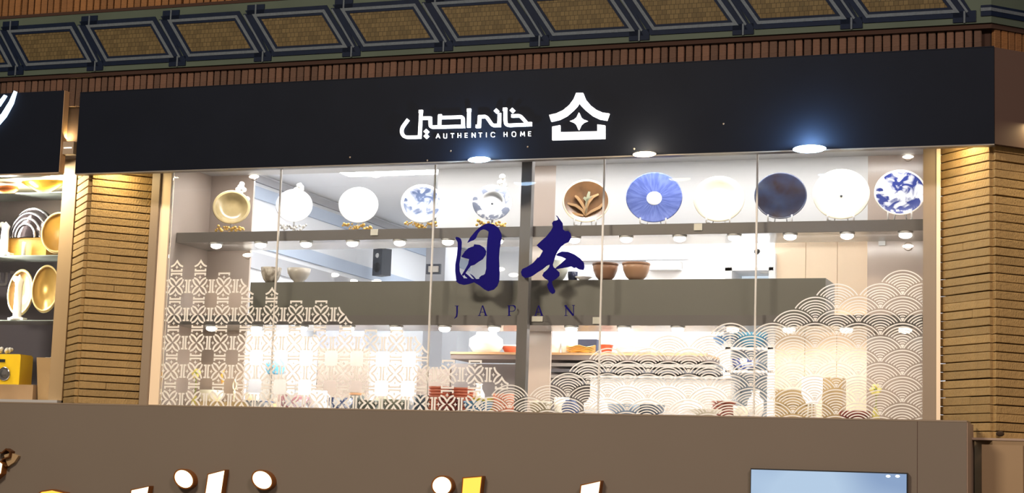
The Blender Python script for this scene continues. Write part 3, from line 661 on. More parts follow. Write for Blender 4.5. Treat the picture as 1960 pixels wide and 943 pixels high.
# ---- bowls, cups and other ware.  generic lathe shapes (unit width 1)
PROF = {
 'bowl': [(.16, 0), (.20, .0), (.20, .05), (.34, .16), (.46, .36), (.5, .58), (.485, .58), (.44, .36), (.32, .18), (1e-4, .1)],
 'deep': [(.2, 0), (.24, 0), (.36, .14), (.46, .4), (.5, .72), (.485, .72), (.44, .4), (.3, .16), (1e-4, .12)],
 'cup': [(.36, 0), (.4, .02), (.47, .4), (.5, .95), (.48, .95), (.44, .3), (1e-4, .06)],
 'jar': [(.3, 0), (.36, .02), (.5, .35), (.48, .7), (.3, .9), (.3, 1.0), (.26, 1.0), (.26, .9), (1e-4, .88)],
 'dish': [(.2, 0), (.24, 0), (.26, .04), (.5, .16), (.49, .175), (.24, .07), (1e-4, .06)],
 'vase': [(.22, 0), (.3, .05), (.5, .7), (.46, 1.2), (.24, 1.5), (.22, 1.7), (.3, 1.8), (.26, 1.8), (.18, 1.65), (1e-4, 1.6)],
 'pot': [(.34, 0), (.38, 0), (.5, .6), (.54, .62), (.54, .78), (.46, .78), (.44, .62), (1e-4, .55)],
}
def ware(kind, name, label, cat, px, py, wpx, mm, Y, hs=1, band=None, group=None, z=None):
    v = P(px, py, Y); k = wpx/ppm(v)
    if z is not None: v = Vector((v.x, Y, z))
    pr = [(r*k, z_*k*hs) for r, z_ in PROF[kind]]
    t = thing(name, label, cat, v, group=group)
    body = MB().lathe(pr, 28).build('body', mm, t)
    if band:
        zz = max(z_ for r, z_ in pr); rr = max(r for r, z_ in pr)
        MB().lathe([(rr*.99, zz*.86), (rr*1.012, zz*.88), (rr*1.012, zz*.97), (rr*.99, zz*.99)], 28).build('painted_band', band, body)
    return t
bt = 3.057
brownw = mat('brown_stoneware', (150, 112, 88), .35, noise=.15, nscale=20); greyw = platemat('grey_speckle', (150, 140, 128), (200, 192, 180), 'noise'); palew = mat('celadon_glaze', (222, 226, 214), .3)
ware('deep', 'tea_bowl', 'grey speckled bowl at the left end of the charcoal box', 'bowl', 518, 540, 40, greyw, .60, z=bt)
ware('bowl', 'tea_bowl', 'pale grey flared bowl beside the grey speckled one', 'bowl', 571, 540, 46, mat('pale_grey_glaze', (196, 190, 182), .3), .60, z=bt)
ware('deep', 'tea_bowl', 'pale green white bowl behind the second navy character', 'bowl', 1063, 540, 52, palew, .62, 1.0, z=bt)
ware('cup', 'tea_cup', 'small dark blue square cup right of the pale green bowl', 'cup', 1096, 540, 20, mat('dark_blue_glaze', (52, 62, 92), .3), .62, .9, z=bt)
ware('dish', 'small_dish', 'small white dish left of the two brown bowls', 'dish', 1117, 540, 34, whiteg, .6, 1.1, z=bt)
ware('deep', 'tea_bowl', 'left one of the two brown bowls on the charcoal box', 'bowl', 1158, 540, 50, brownw, .60, .9, band=mat('dark_brown_band', (96, 66, 48), .35), z=bt)
ware('deep', 'tea_bowl', 'right one of the two brown bowls on the charcoal box', 'bowl', 1217, 540, 54, mat('light_brown_stoneware', (176, 138, 110), .35, noise=.1, nscale=14), .60, .84, band=brownw, z=bt)
ware('dish', 'small_dish', 'thin white dish between the two brown bowls', 'dish', 1188, 540, 24, whiteg, .72, 1.0, z=bt)

# ---- things in the middle distance seen over the charcoal box
def pbox(name, label, cat, x0, y0, x1, y1, Y, dep, m_, parent=None):
    a = rectp(x0, y0, x1, y1, Y); o = bx(name, (a[0], Y, a[2]), (a[1], Y+dep, a[3]), m_, parent)
    if label: tag(o, label, cat)
    return o
tag(bx('partition', (P(1062, 500, 2.6).x, 2.6, 1.0), (P(1480, 500, 2.6).x, 2.68, 4.3), M['white']), 'white partition wall right of the post, behind the bowls', 'partition')
pt = thing('cream_partition', 'cream board wall behind the right end of the charcoal box', 'partition', (0, 0, 0))
ca, cb_ = P(1482, 520, 1.3).x, P(1664, 520, 1.3).x
n_b = 3
for i in range(n_b): bx('board', (ca+(cb_-ca)*i/n_b+.002, 1.3, 1.0), (ca+(cb_-ca)*(i+1)/n_b-.002, 1.33, 4.2), M['cwall'], pt)
t = thing('wall_rack', 'grey and white horizontal rack on the white partition', 'rack', (0, 0, 0))
pbox('rail', None, None, 1075, 487, 1319, 496, 2.5, .05, M['grey'], t); pbox('shelf_box', None, None, 1240, 500, 1300, 515, 2.5, .09, M['white'], t); pbox('back_plate', None, None, 1080, 497, 1235, 535, 2.55, .05, mat('pale_grey', (200, 204, 210), .6), t)
pbox('white_cabinet', 'tall white cabinet behind the charcoal box, right of the bowls', 'cabinet', 1319, 486, 1384, 800, 2.15, .35, M['white'])
t = thing('open_rack', 'pale blue open rack of white ware beside the cream wall', 'rack', (0, 0, 0))
pbox('rack_side', None, None, 1388, 485, 1396, 800, 1.25, .35, M['wall'], t); pbox('rack_side', None, None, 1472, 485, 1480, 800, 1.25, .35, M['wall'], t); pbox('rack_back', None, None, 1388, 485, 1480, 800, 1.62, .02, mat('pale_blue', (190, 204, 216), .6), t)
pbox('rack_shelf', None, None, 1388, 512, 1480, 517, 1.25, .35, M['wall'], t); pbox('rack_shelf', None, None, 1388, 664, 1480, 669, 1.25, .35, M['wall'], t); pbox('rack_shelf', None, None, 1388, 708, 1480, 713, 1.25, .35, M['wall'], t)
v = P(1449, 481, 1.2); tag(MB().ball((0, 0, 0), .024).build('black_ball_ornament', M['black'], None, v), 'small black ball hanging before the pale blue rack', 'ornament')
t = thing('hanging_cups', 'white cups hanging left of the cream wall', 'cup', P(1462, 500, 1.35)); MB().ball((0, 0, .02), .045, sc=(.8, .7, 1.2)).build('cup', whiteg, t); MB().ball((.01, 0, -.07), .05, sc=(1, .7, .5)).build('saucer', whiteg, t)
t = thing('wall_speaker', 'dark grey angled speaker on the left wall of the shop', 'speaker', P(731, 505, 4.5), -.5); MB().box((-.075, -.06, -.12), (.075, .06, .15)).build('housing', M['dgrey'], t)
MB().lathe([(1e-4, 0), (.045, .01), (.05, 0)], 20).build('cone', M['black'], t, (0, -.061, -.04), (math.pi/2, 0, 0)); MB().lathe([(1e-4, 0), (.02, .01), (.025, 0)], 20).build('tweeter', M['white'], t, (0, -.061, .08), (math.pi/2, 0, 0))
t = thing('framed_poster', 'pale blue poster on the far white wall', 'poster', (0, 0, 0)); pbox('frame', None, None, 781, 503, 805, 545, 6.5, .03, M['white'], t); pbox('print', None, None, 784, 506, 802, 545, 6.48, .02, mat('blue_white_print', (168, 182, 214), .6, noise=.25, nscale=9), t)
t = thing('framed_picture', 'small dark framed picture beside the pane joint', 'picture', (0, 0, 0)); pbox('frame', None, None, 816, 505, 842, 524, 4.5, .03, M['dgrey'], t); pbox('print', None, None, 820, 509, 838, 520, 4.48, .02, mat('grey_print', (186, 178, 168), .6), t)
bx('wood_panel', (P(742, 500, 6.9).x, 6.9, 1), (P(776, 500, 6.9).x, 6.95, 3.6), M['wood'], WI)
tag(bx('grey_column', (P(815, 500, 5).x, 5, 1), (P(852, 500, 5).x, 5.4, 4.3), M['grey']), 'grey column seen beside the second pane joint', 'column')
tag(bx('grey_partition', (P(610, 560, 3.6).x, 3.6, 1), (P(702, 560, 3.6).x, 3.68, 3.36), mat('pale_lilac_grey', (196, 198, 208), .6)), 'pale grey low partition in the left middle of the shop', 'partition')
for i, (px, py) in enumerate(((640, 526), (676, 538), (721, 538), (873, 484), (957, 515), (983, 526), (720, 336))):
    v = PZ(px, py, 4.27) 
    if v.y > 7.8: v = P(px, py, 7.9)
    if v.x < -7.5: v = PX(px, py, -7.55)
    k = 10/ppm(v); lab = ('oval lamp above the left end of the charcoal box', 'oval lamp right above the charcoal box, left of the speaker', 'faint oval lamp directly under the speaker', 'oval lamp left of the first navy character', 'oval lamp between the two navy characters', 'small oval lamp touching the central post', 'oval lamp at the top beside the third plate')[i]
    tag(MB().ball((0, 0, 0), k, 16, 6, (1, .5, .4)).build('ceiling_lamp', M['puck'], None, v), lab, 'lamp')
# glowing panels added on the ceiling to light the shop
for i, (x_, y_, lab) in enumerate(((-6.2, 2.4, 'added ceiling light panel nearest the left end'), (-4.2, 2.4, 'added ceiling light panel behind the central post'), (-2.4, 1.9, 'added ceiling light panel nearest the right end'),
                        (-6.2, 5.6, 'added ceiling light panel far back on the left'), (-3.8, 5.6, 'added ceiling light panel far back in the middle'))):
    t = thing('ceiling_fill', lab, 'lamp', (x_, y_, 4.27)); MB().box((-.55, -.3, 0), (.55, .3, .012)).build('added_glow_panel', M['panel'], t); MB().box((-.58, -.33, .012), (.58, .33, .03)).build('frame', M['white'], t)

# ---- lower zone: counter, boards, shelf unit and wares
ct = thing('display_counter', 'grey counter along the bottom of the window', 'counter', (0, 0, 0))
cz = 2.075
bx('counter_top', (-7.15, .42, cz-.03), (-1.38, .94, cz), M['grey'], ct); bx('counter_front', (-7.15, .44, 1.0), (-1.38, .46, cz-.03), M['grey'], ct)
tag(bx('white_board', (P(473, 700, 1.25).x, 1.25, 1.0), (P(606, 700, 1.25).x, 1.28, 2.69), M['wall']), 'bright white board behind the left part of the lattice', 'board')
tag(bx('taupe_board', (P(608, 700, 1.25).x, 1.25, 1.0), (P(704, 700, 1.25).x, 1.28, 2.60), M['taupe']), 'taupe board between the two white boards', 'board')
tag(bx('white_board', (P(706, 700, 1.30).x, 1.30, 1.0), (P(796, 700, 1.30).x, 1.33, 2.58), M['wall']), 'white board with slanted top right of the taupe board', 'board')
tag(bx('taupe_board', (P(798, 700, 1.34).x, 1.34, 1.0), (P(862, 700, 1.34).x, 1.37, 2.45), M['taupe']), 'narrow taupe board behind the stacked rust bowls', 'board')
# shelf unit right of x=862
SU = thing('back_shelf_unit', 'wooden topped back shelf holding white ware behind the waves', 'shelf', (0, 0, 0))
su_y = 1.25
a = P(862, 673, su_y); b = P(1352, 676, su_y); zt = (a.z+b.z)/2
bx('wood_top', (a.x, su_y, zt-.018), (b.x, su_y+.45, zt), M['wood'], SU)
bx('shelf_edge', (a.x, su_y+.01, zt-.055), (b.x, su_y+.44, zt-.018), mat('brown_grey_edge', (128, 112, 104), .5), SU)
bx('back_board', (P(862, 700, su_y+.45).x, su_y+.46, 1.0), (P(1362, 700, su_y+.45).x, su_y+.48, 2.52), mat('warm_grey_back', (170, 160, 156), .6), SU)
for i in range(4):
    z_ = zt-.085-.045*i
    bx('stacked_tray', (P(1050, 700, su_y+.05).x, su_y+.05, z_-.017), (P(1370, 700, su_y+.05).x-.004*i, su_y+.42, z_+.008), M['under'] if i % 2 == 0 else mat('dark_tray', (104, 102, 106), .5), SU)
t = thing('white_counter_box', 'long cream white box behind the waves below the trays', 'box', (0, 0, 0))
pbox('box_body', None, None, 1130, 722, 1398, 800, 1.10, .12, M['white'], t); pbox('box_lid', None, None, 1127, 719, 1401, 725, 1.09, .14, M['white'], t)
sz = zt
W = whiteg
ware('jar', 'teapot', 'big round white teapot left of the central post', 'teapot', 930, 672, 66, W, 1.4, .6, z=sz)
ware('bowl', 'red_bowl', 'reddish bowl beside the big white teapot', 'bowl', 977, 672, 34, mat('red_clay', (196, 96, 72), .4), 1.5, .9, band=W, z=sz)
ware('cup', 'white_cup', 'tall white cup at the left end right of the post', 'cup', 1062, 672, 24, W, 1.4, 1.3, z=sz)
ware('cup', 'white_cup', 'second white cup, nearer the yellow dishes', 'cup', 1084, 672, 22, W, 1.42, 1.2, z=sz)
for i in range(4):
    v = P(1112, 672, 1.38); k = 58/ppm(v)
    m_ = MB().lathe([(k*.3, 0), (k*.5, .012), (k*.49, .016), (1e-4, .006)], 26, scy=.7)
    m_.v = [(x, y, z+.010*math.cos(4*math.atan2(y, x+1e-9))*(math.hypot(x, y)/(k*.5))) for x, y, z in m_.v]
    tag(m_.build('wavy_dish', mat('honey_glaze', (224, 170, 84), .35), None, (v.x, 1.38, sz+.006+.012*i)), f'{("bottom", "second lowest", "second highest", "top")[i]} wavy honey dish in the stack on the wooden shelf', 'dish', 'wavy honey dishes')
v = P(1118, 660, 1.5); k = ppm(v); tag(bx('navy_box', (v.x-19/k, 1.58, sz), (v.x+19/k, 1.66, sz+32/k), mat('navy_card', (58, 68, 96), .6)), 'navy box standing behind the wavy honey dishes', 'box')
ware('pot', 'red_pot', 'small red clay pot beside the third pane joint', 'pot', 1161, 672, 24, mat('red_clay', (196, 96, 72), .4), 1.4, 1.1, band=W, z=sz)
ware('jar', 'white_jar', 'white jar with a dark spot right of the red pot', 'jar', 1195, 672, 32, W, 1.45, .9, z=sz)
t = ware('jar', 'beige_jar', 'small beige jar behind the stacked white plates', 'jar', 1222, 672, 22, mat('beige_glaze', (206, 186, 150), .4), 1.55, 1.3, z=sz)
for j, (px, nn, wd) in enumerate(((1215, 4, 60), (1332, 3, 50), (1275, 2, 54))):
    for i in range(nn):
        v = P(px, 672, 1.38+.1*(j % 2)); k = wd/ppm(v)
        o = MB().lathe([(k*.26, 0), (k*.5, .014), (k*.495, .018), (1e-4, .007)], 26).build('white_plate', W, None, (v.x, v.y+.02, sz+.002+.012*i))
        tag(o, f'white plate, {ORD[i]} from the bottom of the {("left", "right", "middle")[j]} stack on the wooden shelf', 'plate', 'stacked white plates on the wooden shelf')
# blue ware in the pale rack behind the waves
rb = mat('sky_blue_glaze', (110, 190, 226), .3); ni = mat('navy_stripe_cloth', (40, 52, 110), .5)
ware('deep', 'blue_bowl', 'sky blue bowl in front of the pale rack', 'bowl', 1440, 664, 60, rb, 1.42, .7)
ware('bowl', 'blue_bowl', 'dark blue and white bowl below the sky blue bowl', 'bowl', 1425, 708, 60, platemat('navy_white', (44, 60, 130), (230, 234, 246), 'noise'), 1.40, .6)
ware('bowl', 'blue_bowl', 'blue bowl cut by the left wave fans beside the rack', 'bowl', 1384, 660, 40, mat('steel_blue_glaze', (92, 140, 190), .3), 1.3, .7)
# counter wares
def cw(kind, name, label, cat, px, wpx, mm, Y=.75, hs=1, band=None, group=None): return ware(kind, name, label, cat, px, 775, wpx, mm, Y, hs, band, group, z=cz)
rust = mat('rust_glaze', (190, 108, 82), .35); rustd = mat('dark_rust_glaze', (120, 44, 34), .35)
bowlm = MB().lathe([(.028, 0), (.034, 0), (.075, .026), (.084, .040), (.080, .040), (.03, .012), (1e-4, .010)], 28)
def stack(px, n, mm, lab, Y=.75, sc=1, z0=None, step=.020, group=None):
    v = P(px, 775, Y)
    me = bowlm.mesh('bowl'); me.materials.append(mm)
    for i in range(n):
        o = bpy.data.objects.new('stacked_bowl', me); COL.objects.link(o); o.location = (v.x, Y, (z0 or cz)+step*i*sc); o.scale = (sc*1.0, sc, sc)
        tag(o, f'{ORD[i]} bowl up in {lab}', 'bowl', group or lab)
stack(842, 8, rust, 'the left stack of rust red bowls', sc=1.12)
stack(884, 8, rust, 'the right stack of rust red bowls', Y=.80, sc=1.1)
stack(862, 4, rustd, 'the dark red stack in front of the rust bowls', Y=.60, sc=1.15)
stack(925, 5, mat('yellow_green_glaze', (196, 186, 60), .35), 'the yellow green stack beside the rust bowls', Y=.85, sc=1.1, step=.018)
stack(965, 6, mat('salmon_glaze', (216, 150, 124), .35), 'the salmon stack next to the central post', Y=.88, sc=1.15, step=.02)
cw('deep', 'blue_cup', 'steel blue bowl below the yellow green stack', 'bowl', 915, 58, mat('steel_blue_glaze2', (60, 112, 150), .3), .58, .55)
cw('cup', 'dark_cup', 'dark green grey mug left of the white board', 'cup', 682, 30, mat('dark_green_glaze', (70, 74, 68), .3), .9, 1.35, band=mat('tan_rim2', (200, 150, 110), .4))
cw('cup', 'dark_cup', 'dark teal cup left of the rust bowls', 'cup', 806, 30, mat('dark_teal_glaze', (52, 66, 78), .3), .7, 1.2)
cw('deep', 'olive_bowl', 'olive grey bowl under the white board', 'bowl', 755, 54, mat('olive_glaze', (104, 106, 88), .3), .62, .6)
cw('deep', 'olive_bowl', 'dark olive bowl right of the dark green mug', 'bowl', 702, 48, mat('dark_olive_glaze', (84, 86, 72), .3), .6, .6)
cw('cup', 'olive_cup', 'pale olive cup behind the olive bowls', 'cup', 735, 34, mat('pale_olive_glaze', (168, 166, 140), .3), .9, 1.0)
cw('jar', 'white_jar', 'white round jar left of the dark teal cup', 'jar', 778, 34, W, .75, 1.0)
cw('vase', 'white_vase', 'slim white bottle vase right of the rust bowls', 'vase', 916, 24, W, .9, 1.4)
cw('bowl', 'patterned_bowl', 'pink and white flowered bowl on the counter', 'bowl', 560, 62, platemat('pink_flower', (214, 150, 156), (248, 244, 244), 'noise'), .7, .8)
cw('bowl', 'patterned_bowl', 'blue and white bowl left of the dark green mug', 'bowl', 650, 54, platemat('blue_flower', (70, 84, 130), (244, 244, 248), 'noise'), .65, .8)
cw('jar', 'white_jar', 'squat white jar between the two patterned bowls', 'jar', 610, 50, W, .85, .8)
cw('cup', 'taupe_cup', 'taupe cup left of the pink flowered bowl', 'cup', 524, 26, mat('taupe_glaze', (170, 152, 138), .4), .9, 1.0)
cw('dish', 'patterned_dish', 'wide white dish with blue rim on the counter edge', 'dish', 496, 60, W, .52, 1.4, band=mat('blue_rim', (90, 110, 160), .3))
a = rectp(505, 716, 548, 800, 1.10); tag(bx('white_pedestal', (a[0], 1.08, 1.0), (a[1], 1.22, a[3]), M['white']), 'white pedestal under the sky blue teapot', 'pedestal')
ware('jar', 'blue_teapot', 'sky blue glass teapot before the left white board', 'teapot', 526, 716, 38, rb, 1.15, .8)
ware('cup', 'white_canister', 'cream canister at the lower left, beside the yellow flower', 'canister', 405, 752, 46, mat('cream_ceramic', (250, 244, 222), .35), .75, .5)
ware('cup', 'white_canister', 'smaller cream canister right of the white figure', 'canister', 483, 750, 28, mat('cream_ceramic', (250, 244, 222), .35), .8, .7)
tag(bx('wood_tray', (P(385, 760, .7).x, .62, cz), (P(512, 760, .7).x, .93, cz+.055), mat('tan_wood', (190, 162, 116), .5, noise=.15, nscale=6)), 'low tan wooden riser under the cream canisters', 'tray')
tz = cz+.058
for o in bpy.data.objects:
    if o.get('category') == 'canister': o.location.z = tz
def figure(px, label, Y, h, mm, z):
    v = P(px, 760, Y); t = thing('white_figurine', label, 'figurine', (v.x, Y, z))
    MB().lathe([(.0001, 0), (.045*h, 0), (.02*h, .12*h), (.03*h, .3*h), (.055*h, .42*h), (.0001, .5*h)], 18).build('base', mm, t)
    n = 20; MB().tube([(math.sin(2*math.pi*i/n)*.075*h, 0, .66*h-math.cos(2*math.pi*i/n)*.16*h) for i in range(n+1)], .026*h).build('ring_body', mm, t)
    MB().ball((0, 0, .86*h), .04*h, sc=(1, 1, 1.3)).build('head', mm, t); return t
figure(448, 'cream ring shaped figurine beside the canisters', .78, .20, mat('cream_ceramic', (250, 244, 222), .35), tz)
def flower(px, label, Y, h, z):
    v = P(px, 760, Y); t = thing('flower_stem_vase', label, 'flower', (v.x, Y, z))
    MB().lathe([(.0001, 0), (.022, 0), (.03, .04), (.014, .09), (.016, .1), (.0001, .1)], 16).build('vase', mat('yellow_ceramic', (226, 214, 120), .4), t)
    MB().tube([(0, 0, .09), (.004, 0, h*.6), (0, 0, h*.9)], .005).build('stem', mat('green_stem', (150, 160, 70), .6), t)
    rr = random.Random(px)
    for i in range(6):
        a = i*math.pi/3; MB().ball((math.cos(a)*.026, math.sin(a)*.012, h*.93+math.sin(a)*.026), .017, 8, 5, (1, .6, 1)).build('petal', mat('yellow_petal', (250, 236, 140), .6), t)
    MB().ball((0, -.012, h*.93), .012).build('flower_centre', mat('green_stem', (150, 160, 70), .6), t)
flower(373, 'yellow flower in a slim vase at the lower left', .72, .30, cz)
flower(1676, 'pale yellow flower in a slim vase before the right taupe panel', .72, .24, cz)
tag(MB().tube([P(427, 735, .8), P(424, 718, .8), P(430, 705, .8)], [.012, .01, .006]).build('orange_ornament', mat('orange_glaze', (240, 180, 80), .4), None), 'small orange ornament behind the cream canister', 'ornament')
# right end wares
t = thing('wood_crate', 'tan wooden crate at the foot of the cream wall', 'crate', (0, 0, 0)); tw = MATS['tan_wood']
a = rectp(1484, 744, 1552, 800, .72)
for i in range(4): h_ = (a[3]-cz)/4; bx('slat', (a[0], .72, cz+h_*i), (a[1], .74, cz+h_*(i+1)-.004), tw, t)
bx('crate_body', (a[0]+.004, .74, cz), (a[1]-.004, .90, a[3]-.006), tw, t)
a = rectp(1574, 722, 1612, 800, .74); tag(bx('wood_block', (a[0], .74, cz), (a[1], .90, a[3]), tw), 'tan wooden block right of the white lamp', 'block')
t = thing('table_lamp', 'white shaded lamp standing before the tan crate', 'lamp', (P(1554, 775, .6).x, .6, cz))
k = 1/ppm(P(1554, 760, .6)); MB().lathe([(20*k, 58*k), (18*k, 80*k), (13*k, 82*k)][::-1]+[(13*k, 40*k), (20*k, 58*k)], 24).build('shade_lower', whiteg, t)
MB().lathe([(11*k, 32*k), (20*k, 50*k), (20*k, 82*k), (19*k, 82*k), (19*k, 50*k), (1e-4, 34*k)], 24).build('lamp_shade', mat('glowing_white_shade', (255, 255, 255), .5, emit=.6), t)
for s in (-1, 0, 1): MB().tube([(s*8*k, abs(s)*-.01, 0), (s*6*k, 0, 34*k)], .006).build('leg', mat('cream_ceramic', (250, 244, 222), .35), t)
cw('bowl', 'red_bowl', 'dark red shallow bowl at the lower right corner', 'bowl', 1636, 62, mat('dark_red_lacquer', (140, 52, 40), .3), .7, .55)
cw('deep', 'slate_bowl', 'dark slate bowl right of the long cream box', 'bowl', 1245, 56, mat('slate_glaze', (76, 88, 104), .3), .7, .6)
cw('bowl', 'slate_bowl', 'pale blue bowl behind the waves beside the slate bowl', 'bowl', 1195, 66, mat('pale_blue_glaze', (170, 190, 214), .3), .62, .6)
cw('deep', 'olive_bowl', 'olive canister right of the central post', 'bowl', 1035, 44, mat('olive_brown_glaze', (130, 116, 84), .4), .8, .9, band=mat('cream_ceramic', (250, 244, 222), .35))
cw('cup', 'cream_cup', 'cream cup right of the olive canister', 'cup', 1075, 30, mat('cream_ceramic', (250, 244, 222), .35), .9, 1.3)
cw('jar', 'navy_jar', 'navy round jar before the long cream box', 'jar', 1092, 34, mat('navy_glaze', (58, 74, 116), .3), .7, .9)
cw('jar', 'white_jar', 'white round jar behind the waves, left half', 'jar', 1140, 46, W, .8, .8)
cw('jar', 'white_jar', 'white round jar behind the waves beside the red cups', 'jar', 1322, 44, W, .8, .8)
stack(1386, 5, mat('red_brown_glaze', (150, 84, 70), .35), 'the red brown stack behind the waves', Y=.85, sc=1.1)
cw('dish', 'cream_dish', 'cream dish on the counter under the stacked red brown bowls', 'dish', 1350, 64, ivory, .6, 1.5)
cw('vase', 'white_vase', 'white bottle vase left of the cream wall', 'vase', 1446, 32, W, .9, 1.0)
cw('cup', 'cream_cup', 'cream cup at the left of the white bottle vase', 'cup', 1418, 30, ivory, .75, .9)

# ================================================================== LEFT NEIGHBOUR SHOP
W2 = tag(struct('window_2', 'left neighbour shop window'), cat='window')
bx('frame_post', (-8.125, .28, 1.9), (-8.0, .36, 4.15), mat('tan_aluminium', (170, 146, 112), .5), W2)
bx('pane', (-10.5, .305, 1.9), (-8.125, .315, 4.15), GLASS, W2)
bx('window_sill', (-10.5, .22, 1.9), (-8.0, .9, 2.10), M['grey'], W2)
NB = struct('wall_neighbour', 'inside of the left neighbour shop')
bx('back_wall', (-10.5, 1.3, 1.9), (-7.75, 1.35, 4.2), mat('slate_purple_panel', (104, 100, 112), .4), NB); bx('side_wall', (-7.985, .62, 1.9), (-7.95, 1.3, 4.2), mat('slate_purple_panel', (104, 100, 112), .4), NB)
bx('shop_ceiling', (-10.5, .36, 3.9), (-7.98, 1.3, 3.94), M['white'], NB)
gs = mat('grey_green_shelf_glass', (150, 160, 158), .15)
for i, (py, nm) in enumerate(((368, 'top'), (488, 'middle'), (612, 'lowest'))):
    z_ = P(60, py, .45).z; tag(bx('glass_shelf', (-10.4, .45, z_-.008), (-8.1, .8, z_), gs), f'{nm} thin glass shelf in the left neighbour window', 'shelf')
    if i == 0: zA = z_
    elif i == 1: zB = z_
    else: zC = z_
yg = mat('polished_yellow_gold', (226, 176, 70), .25, .7); silver = mat('polished_silver', (190, 188, 196), .15, .9); dk = mat('dark_walnut', (90, 62, 40), .4)
gw = mat('gold_wood', (206, 158, 70), .4, noise=.2, nscale=12, stretch=(1, 1, 5))
nY = .55
def nv(px, py): return P(px, py, nY)
v = nv(85, 352); k = 1/ppm(v); t = thing('gold_leaf_tray', 'long polished gold leaf tray on the top glass shelf', 'tray', (v.x, nY, zA))
MB().lathe([(8*k, 0), (12*k, 4*k), (50*k, 22*k), (49*k, 24*k), (14*k, 9*k), (1e-4, 9*k)], 32, scy=.5).build('tray', yg, t); MB().lathe([(9*k, 0), (6*k, 3*k), (6*k, 8*k), (1e-4, 8*k)], 16).build('foot', yg, t)
v = nv(14, 360); t = thing('copper_dish', 'red gold oval dish at the left edge, top glass shelf', 'dish', (v.x, nY, zA)); MB().lathe([(8*k, 0), (24*k, 10*k), (23*k, 17*k), (10*k, 19*k), (1e-4, 18*k)], 26, scy=.6).build('body', mat('copper_red', (206, 120, 76), .3, .6), t)
v = nv(58, 455); t = thing('striped_dome', 'dark dome ornament with silver arched stripes', 'ornament', (v.x, nY+.05, P(58, 456, nY).z))
R_ = 50*k; MB().lathe([(1e-4, R_*1.2)]+[(R_*math.sin(a*math.pi/20), R_*1.2*math.cos(a*math.pi/20)) for a in range(1, 11)], 32, scy=.6).build('dome', mat('dark_mirror', (70, 62, 66), .12, .7), t)
for q_ in (.42, .6, .78, .95):
    MB().tube([(R_*1.03*q_*math.cos(math.pi*i/20), -R_*.62*math.sqrt(max(0, 1-q_*q_))-.0, R_*1.22*q_*math.sin(math.pi*i/20)) for i in range(21)], .009, 6).build('silver_stripe', silver, t.children[0])
tag(bx('wood_plank_riser', (nv(15, 470).x, nY-.03, zB), (nv(93, 470).x, nY+.2, P(50, 456, nY).z), gw), 'gold brown wooden riser under the striped dome', 'riser')
v = nv(55, 488); t = thing('white_post_ornament', 'short white post in front of the wooden riser', 'ornament', (v.x, nY-.07, zB)); MB().tube([(0, 0, 0), (0, 0, 26*k)], .016, 10).build('post', whiteg, t)
def disc(px, py, r_, label, mm, rimm, Y, ry=1.0):
    v = P(px, py, Y); kk = 1/ppm(v); t = thing('gold_disc', label, 'ornament', v, rot=(math.radians(80), 0, .35))
    rx = r_*kk
    m_ = MB().lathe([(1e-4, 0), (rx*.9, .0), (rx*.9, .02)], 40); m_.v = [(x, y*ry, z) for x, y, z in m_.v]; m_.build('face', mm, t)
    m_ = MB().lathe([(rx*.9, -.01), (rx*.9, .025), (rx, .025), (rx, -.01)], 40); m_.v = [(x, y*ry, z) for x, y, z in m_.v]; m_.build('ring', rimm, t); return t
disc(112, 446, 32, 'tilted gold disc leaning by the frame post, middle glass shelf', gw, mat('pale_gold_rim', (236, 208, 150), .3, .4), .5, 1.28)
disc(40, 560, 24, 'brown disc in a thin gold ring behind the white figure', mat('walnut_disc', (150, 112, 62), .4), mat('pale_gold_rim', (236, 208, 150), .3, .4), .62, 1.9)
disc(88, 553, 26, 'cream and gold bowl standing on edge by the frame post', mat('cream_gold', (222, 184, 104), .3, .3), mat('pale_gold_rim', (236, 208, 150), .3, .4), .5, 1.8)
def nfig(px, pz0, h, label, z, Y):
    v = P(px, 500, Y); t = thing('white_figurine', label, 'figurine', (v.x, Y, z))
    MB().lathe([(1e-4, 0), (14*k, 0), (14*k, 4*k), (8*k, 8*k), (7*k, h*.75*k), (9*k, h*.86*k), (1e-4, h*k)], 16).build('body', whiteg, t); MB().box((-16*k, -.03, 0), (18*k, .03, 5*k)).build('base', whiteg, t); MB().ball((-8*k, 0, h*.9*k), 6*k).build('head', whiteg, t)
nfig(40, 0, 88, 'white upright figure shaped like a numeral one', zC, .5)
nfig(6, 0, 66, 'white slender figure at the left edge, middle shelf', zB, .46)
t = thing('reflected_letters', 'two silver letters standing in for a neon reflection, under the middle glass shelf', 'ornament', P(16, 545, .72)); k6 = 1/ppm(P(16, 545, .6))  # solid letters built in place of a reversed neon reflection
MB().stroke([(x*k6, z*k6) for x, z in rnd([(-18, 24), (-18, 12), (-18, 0), (-9, 0), (-2, 0), (-2, 12), (-2, 24)])], .022, -.02, .02).build('letter', silver, t)
MB().stroke([(x*k6, z*k6) for x, z in [(6, 24), (22, 23), (21, 12), (9, 12), (21, 12), (20, 0), (5, 0)]], .022, -.02, .02).build('letter', silver, t)
